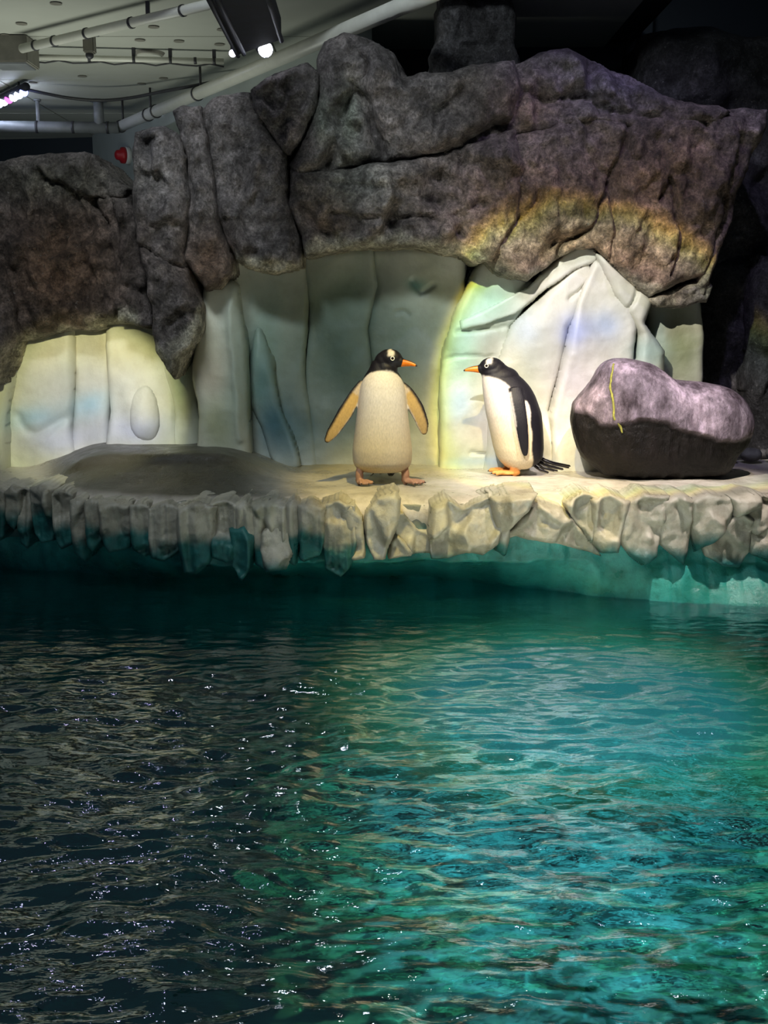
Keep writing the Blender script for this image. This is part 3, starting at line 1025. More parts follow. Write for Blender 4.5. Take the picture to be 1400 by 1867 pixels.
xs_ = np.arange(-2.75, 3.3, .016)
tt = np.concatenate([np.linspace(0, .12, 14), np.linspace(.14, 1.0, 80)])
gx, gt = np.meshgrid(xs_, tt)
Xl, Tl = gx.ravel(), gt.ravel()
fd = front_d(Xl)
pl_ = np.column_stack([Xl, np.zeros(len(Xl)), np.zeros(len(Xl))])
fd = fd + .045 * fbm(pl_ * 3.1, 4, 501) + .02 * ridged(pl_ * 8, 3, 503)
Yl = fd + Tl * (7.6 - fd)
p3 = np.column_stack([Xl, Yl, np.zeros(len(Xl))])
Zl = .012 * fbm(p3 * 3, 4, 505) + .003 * fbm(p3 * 14, 3, 506) + mound(Xl, Yl)
dist = Yl - fd
rimw = .13
e_ = np.clip(1 - dist / rimw, 0, 1)
Zl = Zl - .055 * e_ ** 2.4 + .030 * e_ * fbm(p3 * 9, 4, 507)
Zl = np.where(Tl == 0, Zl - .04, Zl)
nW, nH = len(xs_), len(tt)
g = np.arange(nW * nH).reshape(nH, nW)
fl_ = np.column_stack([g[:-1, :-1].ravel(), g[:-1, 1:].ravel(), g[1:, 1:].ravel(), g[1:, :-1].ravel()])
# underside rows so the top is a solid slab
v_top = np.column_stack([Xl, Yl, Zl])
px, py = to_px(Xl, Yl, Zl)
c = np.tile(np.array((.47, .44, .37)), (len(Xl), 1))
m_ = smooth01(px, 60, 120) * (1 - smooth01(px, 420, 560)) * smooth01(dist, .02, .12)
c = c * (1 - .93 * m_[:, None]) + np.array((.030, .029, .022)) * .93 * m_[:, None]  # grey-brown mound, painted darker still to stand in for missing light
rim = e_ ** 1.2
c = c * (1 - .6 * rim[:, None]) + np.array((.62, .56, .52)) * .6 * rim[:, None]
c = blobs(px, py, c, [(580, 845, 110, 22, (.26, .22, .07), .8), (960, 850, 200, 5, (.36, .46, .55), .6)])  # olive patch stands in for the beam's yellow edge and shade
nv = len(v_top)
bot = v_top[[0, nW - 1, nv - 1, nv - nW]].copy()
v_bot = v_top[g[0]].copy()
v_bot[:, 2] = -.30
v_bot[:, 1] += .12
v_bk = v_top[g[-1]].copy()
v_bk[:, 2] = -.30
allv = np.vstack([v_top, v_bot, v_bk])
ib = nv + np.arange(nW)
ik = nv + nW + np.arange(nW)
f1 = np.column_stack([ib[:-1], ib[1:], g[0][1:], g[0][:-1]])
f2 = np.column_stack([ik[:-1], ik[1:], ib[1:], ib[:-1]])
f3 = np.column_stack([g[-1][:-1], g[-1][1:], ik[1:], ik[:-1]])
cc = np.vstack([c, np.tile((.05, .16, .15), (2 * nW, 1))])
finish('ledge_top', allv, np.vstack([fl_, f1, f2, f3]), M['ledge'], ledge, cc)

# teal body of the ledge, undercut down into the water
TEAL = np.array((.03, .30, .29))
xs_ = np.arange(-2.75, 3.3, .014)
rows_t = np.linspace(0, 1, 60)
gx, gt = np.meshgrid(xs_, rows_t)
Xb, Tb = gx.ravel(), gt.ravel()
pxs = 700 + F * Xb / 5.5
wl = np.interp(pxs, [-200, 0, 120, 260, 400, 700, 880, 1000, 1120, 1400, 1600], [6.1, 6.05, 5.95, 5.88, 5.88, 5.90, 5.80, 5.62, 5.46, 5.26, 5.2])
fdb = front_d(Xb)
zs = np.interp(Tb, [0, .25, .5, .7, 1], [-.03, -.18, -.36, WATER_Z, -1.65])
low = np.interp(pxs, [0, 200, 300, 500, 600, 1400], [-.19, -.27, -.34, -.37, -.33, -.33])
ya = fdb + .035
y_mid = fdb + .035
Yb = np.where(zs > low, ya, 0)
u_ = np.clip((low - zs) / (low - WATER_Z), 0, 1)
Yb = np.where(zs > low, ya, y_mid + (wl - y_mid) * u_ ** .8)
below = np.clip((WATER_Z - zs) / 1.1, 0, 1)
Yb = Yb + below * -.25
p3 = np.column_stack([Xb, np.zeros(len(Xb)), zs])
Yb = Yb + .04 * ridged(p3 * np.array([5.5, 1, 1.2]), 3, 521) * (1 - .5 * u_) + .03 * fbm(p3 * 4, 4, 522)
zs = zs + .02 * fbm(p3 * np.array([6, 1, 3]), 3, 523)
nW, nH = len(xs_), len(rows_t)
g = np.arange(nW * nH).reshape(nH, nW)
fb_ = np.column_stack([g[1:, :-1].ravel(), g[1:, 1:].ravel(), g[:-1, 1:].ravel(), g[:-1, :-1].ravel()])
cb = np.tile(TEAL, (len(Xb), 1)) * np.clip(1 + .7 * fbm(p3 * 5, 4, 524), .35, 2)[:, None]
up_ = smooth01(zs + .05 * fbm(p3 * 8, 3, 525), -.26, -.10)
cb = cb * (1 - up_[:, None]) + np.array((.20, .21, .17)) * up_[:, None]
gr = smooth01(pxs, 900, 1150) * smooth01(-zs, .3, .45)
cb = cb * (1 - .6 * gr[:, None]) + np.array((.03, .30, .20)) * .6 * gr[:, None]
vb = np.column_stack([Xb, Yb, zs])
vbk = np.vstack([np.column_stack([xs_, np.full(nW, 7.3), np.full(nW, -.05)]), np.column_stack([xs_, np.full(nW, 7.3), np.full(nW, -1.65)])])
o_ = len(vb)
it, ib = o_ + np.arange(nW), o_ + nW + np.arange(nW)
f1 = np.column_stack([g[0][:-1], g[0][1:], it[1:], it[:-1]])
f2 = np.column_stack([it[:-1], it[1:], ib[1:], ib[:-1]])
finish('ledge_base', np.vstack([vb, vbk]), np.vstack([fb_, f1, f2]), M['ledge'], ledge, np.vstack([cb, np.tile(TEAL, (2 * nW, 1))]))


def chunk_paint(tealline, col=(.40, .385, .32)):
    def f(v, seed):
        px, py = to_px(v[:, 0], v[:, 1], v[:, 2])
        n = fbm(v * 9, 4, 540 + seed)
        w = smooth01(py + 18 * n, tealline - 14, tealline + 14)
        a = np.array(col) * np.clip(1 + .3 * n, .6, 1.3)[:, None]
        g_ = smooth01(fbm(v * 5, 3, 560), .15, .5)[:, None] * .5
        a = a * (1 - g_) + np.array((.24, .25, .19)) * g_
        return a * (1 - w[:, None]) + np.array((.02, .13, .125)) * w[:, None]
    return f


# (outline, distance, line below which the paint turns teal)
RD = random.Random(12)
CH = []
x_ = -55.0
while x_ < 612:                # the left half of the edge hangs in long narrow folds
    w_ = RD.choice((26, 34, 44, 56)) if x_ > 60 else RD.choice((24, 32, 40))
    top = np.interp(x_ + w_ / 2, [0, 60, 85, 130, 200, 300, 420, 620], [893, 889, 884, 906, 912, 924, 916, 918])
    low = np.interp(x_ + w_ / 2, [0, 70, 160, 220, 350, 450, 600], [984, 998, 1018, 1032, 1036, 1048, 1044]) + RD.uniform(-26, 8)
    m_ = (top + low) / 2
    tip = RD.uniform(.25, .75)
    dd_ = np.interp(x_ + w_ / 2, [0, 60, 100, 160, 260, 330, 620], [5.72, 5.70, 5.62, 5.50, 5.43, 5.38, 5.36]) + RD.uniform(-.025, .02)
    CH.append(([(x_ - 3, top + 3), (x_ + w_ * .5, top - RD.uniform(0, 9)), (x_ + w_ + 3, top + 3), (x_ + w_ + 4, m_), (x_ + w_ * .92, low - RD.uniform(4, 22)),
                (x_ + w_ * tip, low), (x_ + w_ * .06, low - RD.uniform(4, 22)), (x_ - 2, m_ + 5)], float(dd_), float(top + (low - top) * RD.uniform(.42, .75))))
    x_ += w_
NF = len(CH)
CH += [
    ([(480, 972), (500, 955), (524, 970), (530, 1010), (515, 1035), (488, 1038), (474, 1000)], 5.34, 1035),
    ([(420, 965), (446, 958), (458, 980), (452, 1030), (440, 1056), (424, 1030)], 5.35, 900),
    ([(622, 922), (640, 918), (656, 940), (664, 985), (664, 1015), (645, 1020), (622, 1012), (618, 970)], 5.37, 1030),
    ([(668, 935), (690, 905), (718, 898), (728, 912), (724, 950), (714, 985), (700, 1018), (684, 1018), (672, 990)], 5.35, 1035),
    ([(722, 925), (740, 935), (762, 965), (790, 970), (786, 1008), (750, 1008), (724, 970)], 5.42, 1010),
    ([(716, 985), (726, 975), (752, 1005), (748, 1012), (712, 1018)], 5.39, 1030),
    ([(792, 920), (820, 912), (846, 930), (880, 910), (905, 900), (912, 940), (908, 990), (880, 1010), (850, 1004), (820, 1015), (792, 1014), (786, 965)], 5.36, 1010),
    ([(898, 905), (930, 898), (975, 898), (960, 930), (932, 965), (925, 1010), (910, 1000), (906, 950)], 5.34, 990),
    ([(925, 985), (950, 950), (980, 912), (1020, 925), (1050, 955), (1085, 1000), (1090, 1012), (1060, 1002), (1020, 992), (980, 985), (950, 975)], 5.36, 1010),
    ([(1032, 915), (1060, 898), (1088, 910), (1084, 960), (1078, 985), (1064, 965), (1042, 940)], 5.34, 990),
    ([(1080, 910), (1110, 900), (1145, 915), (1134, 960), (1130, 1004), (1100, 1006), (1082, 985), (1084, 950)], 5.34, 1000),
    ([(1138, 920), (1175, 900), (1215, 905), (1205, 960), (1195, 1010), (1172, 1024), (1150, 1010), (1134, 985), (1132, 950)], 5.33, 1005),
    ([(1205, 910), (1240, 902), (1262, 910), (1258, 960), (1256, 1000), (1248, 1028), (1228, 1010), (1204, 990)], 5.35, 1005),
    ([(1258, 908), (1290, 900), (1335, 905), (1325, 960), (1300, 985), (1272, 1000), (1262, 960)], 5.34, 985),
    ([(1285, 985), (1320, 950), (1345, 930), (1372, 945), (1368, 1000), (1350, 1032), (1320, 1028), (1290, 1010)], 5.35, 1020),
    ([(1332, 905), (1370, 898), (1410, 910), (1410, 960), (1380, 975), (1345, 950)], 5.33, 985),
    ([(1366, 965), (1400, 945), (1450, 950), (1450, 1035), (1410, 1025), (1372, 1008)], 5.34, 1005),
]
for k, (ol, d_, tl) in enumerate(CH):
    cx_, cy2 = sum(q[0] for q in ol) / len(ol), sum(q[1] for q in ol) / len(ol)
    ol = [(cx_ + (q[0] - cx_) * (1.02 if k < NF else 1.10), cy2 + (q[1] - cy2) * 1.06 + (3 if k < NF else 2)) for q in ol]
    d_ -= .01 if k < NF else .0
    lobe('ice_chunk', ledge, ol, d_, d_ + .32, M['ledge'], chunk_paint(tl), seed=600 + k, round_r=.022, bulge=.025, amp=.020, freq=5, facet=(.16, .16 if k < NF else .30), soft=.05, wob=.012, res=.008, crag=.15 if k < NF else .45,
         col=.028 if k < NF else .006, colf=16.0 if k < NF else 6.0, tilt=(random.uniform(-.15, .15), -.12))

# ------------------------------------------------------------------ boulder
BO = [(1041, 770), (1045, 740), (1055, 725), (1075, 700), (1090, 672), (1110, 656), (1140, 653), (1175, 660), (1200, 672), (1230, 692), (1270, 697), (1320, 705), (1350, 722),
      (1368, 750), (1372, 780), (1362, 812), (1345, 832), (1326, 860), (1300, 868), (1200, 872), (1110, 868), (1085, 853), (1060, 832), (1046, 802)]
bd = 6.13
bl = np.array([(q.x, q.z) for q in (P(a, b, bd) for a, b in BO)])
bl = catmull(bl, 8)
bc = np.array([P(1205, 775, bd).x, P(1205, 775, bd).z])
ang = np.arctan2(bl[:, 1] - bc[1], bl[:, 0] - bc[0])
rad = np.hypot(bl[:, 1] - bc[1], bl[:, 0] - bc[0])
o_ = np.argsort(ang)
ang, rad = ang[o_], rad[o_]
NA, NP = 220, 130
phi = np.linspace(0, math.pi, NP)
th = np.linspace(-math.pi, math.pi, NA, endpoint=False)
gt, gp = np.meshgrid(th, phi)
T_, Ph = gt.ravel(), gp.ravel()
R_ = np.interp(T_, np.concatenate([ang - 2 * math.pi, ang, ang + 2 * math.pi]), np.tile(rad, 3))
sr = np.abs(np.sin(Ph)) ** .72
cy_ = np.sign(np.cos(Ph)) * np.abs(np.cos(Ph)) ** .85
Xo, Zo = bc[0] + R_ * sr * np.cos(T_), bc[1] + R_ * sr * np.sin(T_)
Yo = bd - .235 * cy_
ppx = 700 + F * Xo / bd
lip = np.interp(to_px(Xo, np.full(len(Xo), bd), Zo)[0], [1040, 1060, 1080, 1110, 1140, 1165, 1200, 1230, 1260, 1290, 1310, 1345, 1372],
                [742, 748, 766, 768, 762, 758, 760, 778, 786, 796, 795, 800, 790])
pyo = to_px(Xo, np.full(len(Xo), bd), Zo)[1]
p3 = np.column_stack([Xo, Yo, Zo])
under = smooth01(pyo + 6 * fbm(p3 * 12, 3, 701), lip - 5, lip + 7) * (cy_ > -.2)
cen = np.array([bc[0], bd, bc[1]])
dv = p3 - cen
L_ = np.linalg.norm(dv, axis=1, keepdims=True)
nrm = dv / np.maximum(L_, 1e-6)
disp = .025 * fbm(p3 * 4, 5, 702) + .012 * ridged(p3 * np.array([10, 10, 5]), 4, 703) - .02 * under * np.clip(cy_, 0, 1)
disp *= np.clip(.35 + np.abs(cy_), 0, 1)
pb = p3 + nrm * disp[:, None]
pb[:, 1] += .012 * under * np.clip(cy_, 0, 1)
# sits flat on the ledge
pb[:, 2] = np.maximum(pb[:, 2], 0.0)
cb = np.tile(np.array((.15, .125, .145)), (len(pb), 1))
cb = cb * (1 - under[:, None]) + np.array((.0042, .0032, .0030)) * under[:, None]  # wet rock below the lip, darkened past its own colour as shade
side_l = smooth01(-pyo, -850, -700)
g = np.arange(NA * NP).reshape(NP, NA)
g2 = np.roll(g, -1, 1)
fo = np.column_stack([g[:-1].ravel(), g[1:].ravel(), g2[1:].ravel(), g2[:-1].ravel()])
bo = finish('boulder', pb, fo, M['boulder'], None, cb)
tag(bo, 'large rounded two-toned boulder with pale streaked top and wet, shade-painted underside on the ledge', 'boulder')
bvh_pts = pb


def on_boulder(px_, py_):
    a, b = to_px(pb[:, 0], pb[:, 1], pb[:, 2])
    k = np.where(pb[:, 1] < bd)[0]
    i = k[np.argmin((a[k] - px_) ** 2 + (b[k] - py_) ** 2)]
    return Vector(pb[i])


mp = [on_boulder(*q) for q in [(1118, 664), (1115, 685), (1114, 705), (1117, 725), (1119, 745), (1120, 762), (1128, 776), (1134, 790)]]
ms = tube([tuple(q) for q in catmull([tuple(q + Vector((0, -.002, 0))) for q in mp], 6, False)], .006, 6)
ms = (np.array([tuple(q) for q in ms[0]]), ms[1])
ms[0][:] += .004 * np.column_stack([fbm(ms[0] * 60, 2, 711), fbm(ms[0] * 60, 2, 712), fbm(ms[0] * 60, 2, 713)])
mo = finish('moss_vein', ms[0], ms[1], M['moss'])
mo.parent = bo
mo['label'] = 'yellow green mossy vein'

# loose stones at the foot of the dark cliff
STONES = [(1336, .040, 6.72, 'brownish loose stone closest to the boulder, at the foot of the blackish cliff'),
          (1352, .030, 6.86, 'smallest dark stone, half hidden behind the brownish stone beside the boulder'),
          (1374, .052, 6.74, 'broad dark stone in the middle of the row at the foot of the blackish cliff'),
          (1396, .036, 6.88, 'low dark stone behind and between the two broad stones by the frame edge'),
          (1424, .060, 6.74, 'dark stone cut off by the frame edge, last of the row from the boulder')]
for k, (px_, s_, y_, lab) in enumerate(STONES):
    x_ = (px_ - 700) / F * y_
    bm = bmesh.new()
    bmesh.ops.create_icosphere(bm, subdivisions=3, radius=1)
    vv = np.array([v.co for v in bm.verts])
    dd = 1 + .25 * fbm(vv * 1.5, 3, 720 + k)
    for v, e in zip(bm.verts, dd):
        v.co = v.co * e
        v.co.x *= s_ * 1.25
        v.co.y *= s_
        v.co.z *= s_ * .8
        v.co += Vector((x_, y_, .012 + s_ * .72))
    so = bm_obj('stone', bm, M['brownstone'] if k == 0 else M['stone'], None, True)
    tag(so, lab, 'stone', 'loose stones behind the boulder')

# ------------------------------------------------------------------ penguins
BLACK = np.array((.005, .0045, .009))
WHITE = np.array((.62, .575, .56))
CREAM_BELLY = np.array((.56, .475, .33))


def build_penguin(label, base, fwd, prof, head, feet, flips, colors, zs_=1.0, tail=True, neck=None, head_dir=None):
    """base: point on the ledge; fwd: unit vector the breast faces (x, y); local axes f (forward), l (left side), z"""
    f_ = Vector((fwd[0], fwd[1], 0)).normalized()
    l_ = Vector((-f_.y, f_.x, 0))
    B = Vector(base)

    def W(q):
        return B + f_ * q[0] + l_ * q[1] + Vector((0, 0, q[2]))

    src_v, src_c, src_f = [], [], []

    def add(vs, fs, fn):
        o = len(src_v)
        src_v.extend([Vector(q) for q in vs])
        src_c.extend([fn] * len(vs))
        src_f.extend([tuple(i + o for i in q) for q in fs])

    # trunk: horizontal rings from a profile (z, front, back, half width)
    zz = np.array([q[0] for q in prof])
    NZ, NS = 70, 56
    zt = np.linspace(zz[0], zz[-1], NZ)

    def ci(col):
        return np.interp(zt, zz, col)
    fr, bk, hwid = ci([q[1] for q in prof]), ci([q[2] for q in prof]), ci([q[3] for q in prof])
    for arr in (fr, bk, hwid):
        for _ in range(3):
            arr[1:-1] = (arr[:-2] + 2 * arr[1:-1] + arr[2:]) / 4
    vs, fs = [], []
    for i in range(NZ):
        c_, r_ = (fr[i] + bk[i]) / 2, (fr[i] - bk[i]) / 2
        for k in range(NS):
            a = 2 * math.pi * k / NS
            ca, sa = math.cos(a), math.sin(a)
            vs.append((c_ + r_ * math.copysign(abs(ca) ** .9, ca), hwid[i] * math.copysign(abs(sa) ** .9, sa), zt[i]))
    for i in range(NZ - 1):
        for k in range(NS):
            k2 = (k + 1) % NS
            fs.append((i * NS + k, i * NS + k2, (i + 1) * NS + k2, (i + 1) * NS + k))
    fs.append(tuple(range(NS - 1, -1, -1)))
    fs.append(tuple((NZ - 1) * NS + k for k in range(NS)))
    add(vs, fs, colors['body'])

    def ellipsoid(c, axes, fn, dirs=None, n=28):
        c = Vector(c)
        dirs = dirs or (Vector((1, 0, 0)), Vector((0, 1, 0)), Vector((0, 0, 1)))
        vs, fs = [], []
        for i in range(n + 1):
            ph = math.pi * i / n
            for k in range(n):
                a = 2 * math.pi * k / n
                q = c + dirs[0] * (axes[0] * math.sin(ph) * math.cos(a)) + dirs[1] * (axes[1] * math.sin(ph) * math.sin(a)) + dirs[2] * (axes[2] * math.cos(ph))
                vs.append(q)
        for i in range(n):
            for k in range(n):
                k2 = (k + 1) % n
                fs.append((i * n + k, (i + 1) * n + k, (i + 1) * n + k2, i * n + k2))
        add(vs, fs, fn)

    # head with its own facing
    hd = Vector(head_dir).normalized()
    hl = Vector((0, 0, 1)).cross(hd).normalized()
    hu = hd.cross(hl)
    hc = Vector(head)
    ellipsoid(hc, (.070, .052, .052), colors['head'], (hd, hl, hu))
    ellipsoid(hc + hd * .042 - hu * .012, (.046, .030, .030), colors['head'], (hd, hl, hu))
    ellipsoid(hc - hd * .028 - hu * .02, (.058, .054, .058), colors['head'], (hd, hl, hu))
    if neck:
        for c_, ax in neck:
            ellipsoid(c_, ax, colors['body'])
    # legs and webbed feet
    claws = []
    for (ff, ll, yaw, lead) in feet:
        ellipsoid((ff - .012, ll, .045), (.026, .022, .055), colors['foot'])
        cyw, syw = math.cos(yaw), math.sin(yaw)
        fd_ = Vector((cyw, syw, 0))
        fl2 = Vector((-syw, cyw, 0))
        o = Vector((ff - .02, ll, .0))
        ellipsoid(o + Vector((0, 0, .018)), (.026, .022, .018), colors['foot'], (fd_, fl2, Vector((0, 0, 1))))
        ellipsoid(o + fd_ * .055 + Vector((0, 0, .013)), (.055, .036, .010), colors['foot'], (fd_, fl2, Vector((0, 0, 1))))
        for s_ in (-1, 0, 1):
            td = (fd_ * 1.0 + fl2 * .36 * s_).normalized()
            L = lead * (1.0 if s_ == 0 else .92)
            for j in range(9):
                t = j / 8
                ellipsoid(o + td * (L * t) + Vector((0, 0, .014 + .006 * math.sin(t * 3))), (.013, .0105, .0105), colors['foot'], (td, Vector((-td.y, td.x, 0)), Vector((0, 0, 1))), 10)
            claws.append((o + td * (L + .004) + Vector((0, 0, .014)), td))
    # flippers: flattened blades from shoulder to tip through a control polyline
    for pts, chord_dir, widths, fn, thick in flips:
        cp = catmull(pts, 10, False)
        n = len(cp)
        vs, fs = [], []
        S = 22
        cd = Vector(chord_dir)
        for i in range(n):
            p0 = Vector(cp[i])
            tn = (Vector(cp[min(i + 1, n - 1)]) - Vector(cp[max(i - 1, 0)])).normalized()
            ch = (cd - tn * cd.dot(tn)).normalized()
            nr = tn.cross(ch)
            t = i / (n - 1)
            w = np.interp(t, [q[0] for q in widths], [q[1] for q in widths])
            th_ = np.interp(t, [0, .3, 1], [thick * 1.5, thick, thick * .65])
            for k in range(S):
                a = 2 * math.pi * k / S
                vs.append(p0 + ch * (w * math.cos(a)) + nr * (th_ * math.sin(a)))
        for i in range(n - 1):
            for k in range(S):
                k2 = (k + 1) % S
                fs.append((i * S + k, i * S + k2, (i + 1) * S + k2, (i + 1) * S + k))
        fs.append(tuple(range(S - 1, -1, -1)))
        fs.append(tuple((n - 1) * S + k for k in range(S)))
        tb = [(np.array([tuple(Vector(q)) for q in cp]), cd, widths)]
        add(vs, fs, (lambda q, tb=tb, fn=fn: fn(q, tb)))
    # one continuous skin
    me = bpy.data.meshes.new('tmp')
    me.from_pydata([tuple(W(q)) for q in src_v], [], src_f)
    tmp = bpy.data.objects.new('tmp', me)
    COL.objects.link(tmp)
    md = tmp.modifiers.new('r', 'REMESH')
    md.mode = 'VOXEL'
    md.voxel_size = .0042
    ms_ = tmp.modifiers.new('s', 'SMOOTH')
    ms_.factor = .5
    ms_.iterations = 5
    dg = bpy.context.evaluated_depsgraph_get()
    skin = bpy.data.meshes.new_from_object(tmp.evaluated_get(dg))
    bpy.data.objects.remove(tmp)
    kd = kdtree.KDTree(len(src_v))
    for i, q in enumerate(src_v):
        kd.insert(q, i)
    kd.balance()
    colr = np.ones((len(skin.vertices), 4), np.float32)
    for i, v in enumerate(skin.vertices):
        r = v.co - B
        lq = Vector((r.dot(f_), r.dot(l_), r.z))
        _, j, _ = kd.find(lq)
        fn = src_c[j]
        colr[i, :3] = fn(lq)
    # soften the marking edges by one ring
    ed = np.array([tuple(e.vertices) for e in skin.edges])
    for _ in range(2):
        acc, cnt = colr.copy(), np.ones(len(colr))
        np.add.at(acc, ed[:, 0], colr[ed[:, 1]])
        np.add.at(acc, ed[:, 1], colr[ed[:, 0]])
        np.add.at(cnt, ed[:, 0], 1)
        np.add.at(cnt, ed[:, 1], 1)
        colr = acc / cnt[:, None]
    a = skin.color_attributes.new('paint', 'FLOAT_COLOR', 'POINT')
    a.data.foreach_set('color', colr.astype(np.float32).ravel())
    root = empty('penguin', B)
    tag(root, label, 'penguin', 'gentoo penguins on the ledge')
    skin.name = 'body'
    link('body', skin, M['plumage'], root)
    # beak
    NB, S = 26, 16
    vs, cs, fs = [], [], []
    b0 = hc + hd * .070 - hu * .014
    for i in range(NB):
        t = i / (NB - 1)
        w = .0165 * (1 - t) ** .75 + .0022
        hgt = .019 * (1 - t) ** .7 + .0028
        c_ = b0 + hd * (.088 * t) + hu * (-.001 - .012 * t ** 2.4 + .002 * t)
        for k in range(S):
            an = 2 * math.pi * k / S
            up = math.sin(an)
            vs.append(c_ + hl * (w * math.cos(an)) + hu * (hgt * up))
            dark = (up > .72 and t > .05) or t > .9
            cs.append((.03, .02, .015) if dark else (.72, .19, .015))
    for i in range(NB - 1):
        for k in range(S):
            k2 = (k + 1) % S
            fs.append((i * S + k, i * S + k2, (i + 1) * S + k2, (i + 1) * S + k))
    fs.append(tuple(range(S)))
    fs.append(tuple((NB - 1) * S + k for k in range(S)))
    bk_o = finish('beak', [W(q) for q in vs], fs, M['beak'], root, np.array(cs))
    bk_o['label'] = 'orange beak with dark ridge and tip'
    # eyes with a pale ring
    for s_ in (-1, 1):
        e = hc + hd * .034 + hl * (.0445 * s_) + hu * .006
        out = (hl * s_ + hd * .25 + hu * .1).normalized()
        bm = bmesh.new()
        bmesh.ops.create_uvsphere(bm, u_segments=16, v_segments=12, radius=.0085, matrix=Matrix.Translation(W(e)))
        eo = bm_obj('eye', bm, M['eye'], root, True)
        ow = f_ * out.x + l_ * out.y + Vector((0, 0, out.z))
        a1 = ow.orthogonal().normalized()
        a2 = ow.cross(a1)
        ctr = W(e) + ow * .0045
        ringp = [ctr + (a1 * math.cos(q * .3927) + a2 * math.sin(q * .3927)) * .0095 for q in range(17)]
        ro = mesh_obj('eye_ring', tube(ringp, .0022, 6), M['eyering'])
        ro.parent = root
        ro.matrix_parent_inverse = Matrix.Translation(-B)
    for c_, td in claws:
        pts = [c_ - td * .008, c_ + td * .004, c_ + td * .013 - Vector((0, 0, .004))]
        co = mesh_obj('claw', tube([W(q) for q in pts], [.0062, .005, .0012], 8), M['claw'], root)
    if tail:
        tl = empty('tail', W((-.14, 0, .09)))
        tl.parent = root
        tl.matrix_parent_inverse = Matrix.Translation(-B)
        for k in range(9):
            s_ = (k - 4) / 4
            vi = (k * 2) % 3
            a0 = Vector((-.115 + .012 * vi, .045 * s_, .104 - .016 * abs(s_) - .016 * vi))
            a1_ = Vector((-.345 + .09 * abs(s_) + .05 * vi, .085 * s_, .014 + .012 * (2 - vi)))
            mid = (a0 + a1_) / 2 + Vector((0, 0, -.010))
            sd_ = Vector((0, 1, .9 if k % 2 else .6)).normalized() * .015
            vs = []
            for q, w_ in ((a0, 1), (mid, 1), (a1_ * .94 + mid * .06, .8), (a1_, .15)):
                for e, u in ((-1, 0), (0, .0025), (1, 0), (0, -.0025)):
                    vs.append(W(q + sd_ * e * w_ + Vector((0, 0, u))))
            fs = [(i * 4 + j, i * 4 + (j + 1) % 4, (i + 1) * 4 + (j + 1) % 4, (i + 1) * 4 + j) for i in range(3) for j in range(4)] + [(3, 2, 1, 0), (12, 13, 14, 15)]
            pcs = np.tile(BLACK, (16, 1))
            pcs[[4, 8, 12]] = (.45, .42, .36)
            fo_ = finish('tail_feather', vs, fs, M['beak'], None, pcs)
            fo_.parent = tl
            fo_.matrix_parent_inverse = Matrix.Translation(-Vector(W((-.14, 0, .09))))
    return root


def body_col(zsc, off=0.0):
    kz = np.array([.0, .05, .1, .2, .3, .40, .425, .445, .465, .5, .53, .548, .562, .575]) * zsc
    kf = np.array([-.085, -.08, -.07, -.064, -.058, -.048, -.040, .025, .042, .06, .09, .12, .17, .4]) + off

    def f(q):
        w = min(1, max(0, (.42 * zsc - q.z) / (.22 * zsc)))
        return WHITE * (1 - w) + CREAM_BELLY * w if q.x > np.interp(q.z, kz, kf) + .004 * math.sin(q.z * 47) else BLACK
    return f


def head_col(hc, hd):
    hc, hd = Vector(hc), Vector(hd).normalized()
    hl = Vector((0, 0, 1)).cross(hd).normalized()
    hu = hd.cross(hl)

    def f(q):
        r = q - hc
        a, b, c_ = r.dot(hd), r.dot(hl), r.dot(hu)
        if ((a - .020) / .017) ** 2 + ((abs(b) - .037) / .020) ** 2 < 1 and c_ > .017:
            return WHITE * .9
        if abs(a - .004) < .007 and c_ > .038:
            return WHITE * .75
        return BLACK
    return f


def foot_col(col):
    def f(q):
        return np.array(col)
    return f


def flip_out(q, tb):
    cp, cd, widths = tb[0]
    d_ = cp - np.array(tuple(q))
    i = int(np.argmin((d_ ** 2).sum(1)))
    t = i / (len(cp) - 1)
    c_ = (q - Vector(cp[i])).dot(cd) / np.interp(t, [w[0] for w in widths], [w[1] for w in widths])
    if c_ > .82 and t < .55 and t > .08:
        return WHITE * .9
    return BLACK


def flip_under(q, tb):
    cp, cd, widths = tb[0]
    d_ = cp - np.array(tuple(q))
    i = int(np.argmin((d_ ** 2).sum(1)))
    t = i / (len(cp) - 1)
    r = q - Vector(cp[i])
    c_ = r.dot(cd) / np.interp(t, [w[0] for w in widths], [w[1] for w in widths])
    if r.x < -.002:
        return BLACK
    if c_ > .58 or t > .95:
        return BLACK
    if c_ < -.72:
        return WHITE
    if t < .22:
        return np.array((.52, .42, .32))
    return np.array((.50, .33, .12))  # ochre stands in for yellow lamplight on a pinkish-white underside


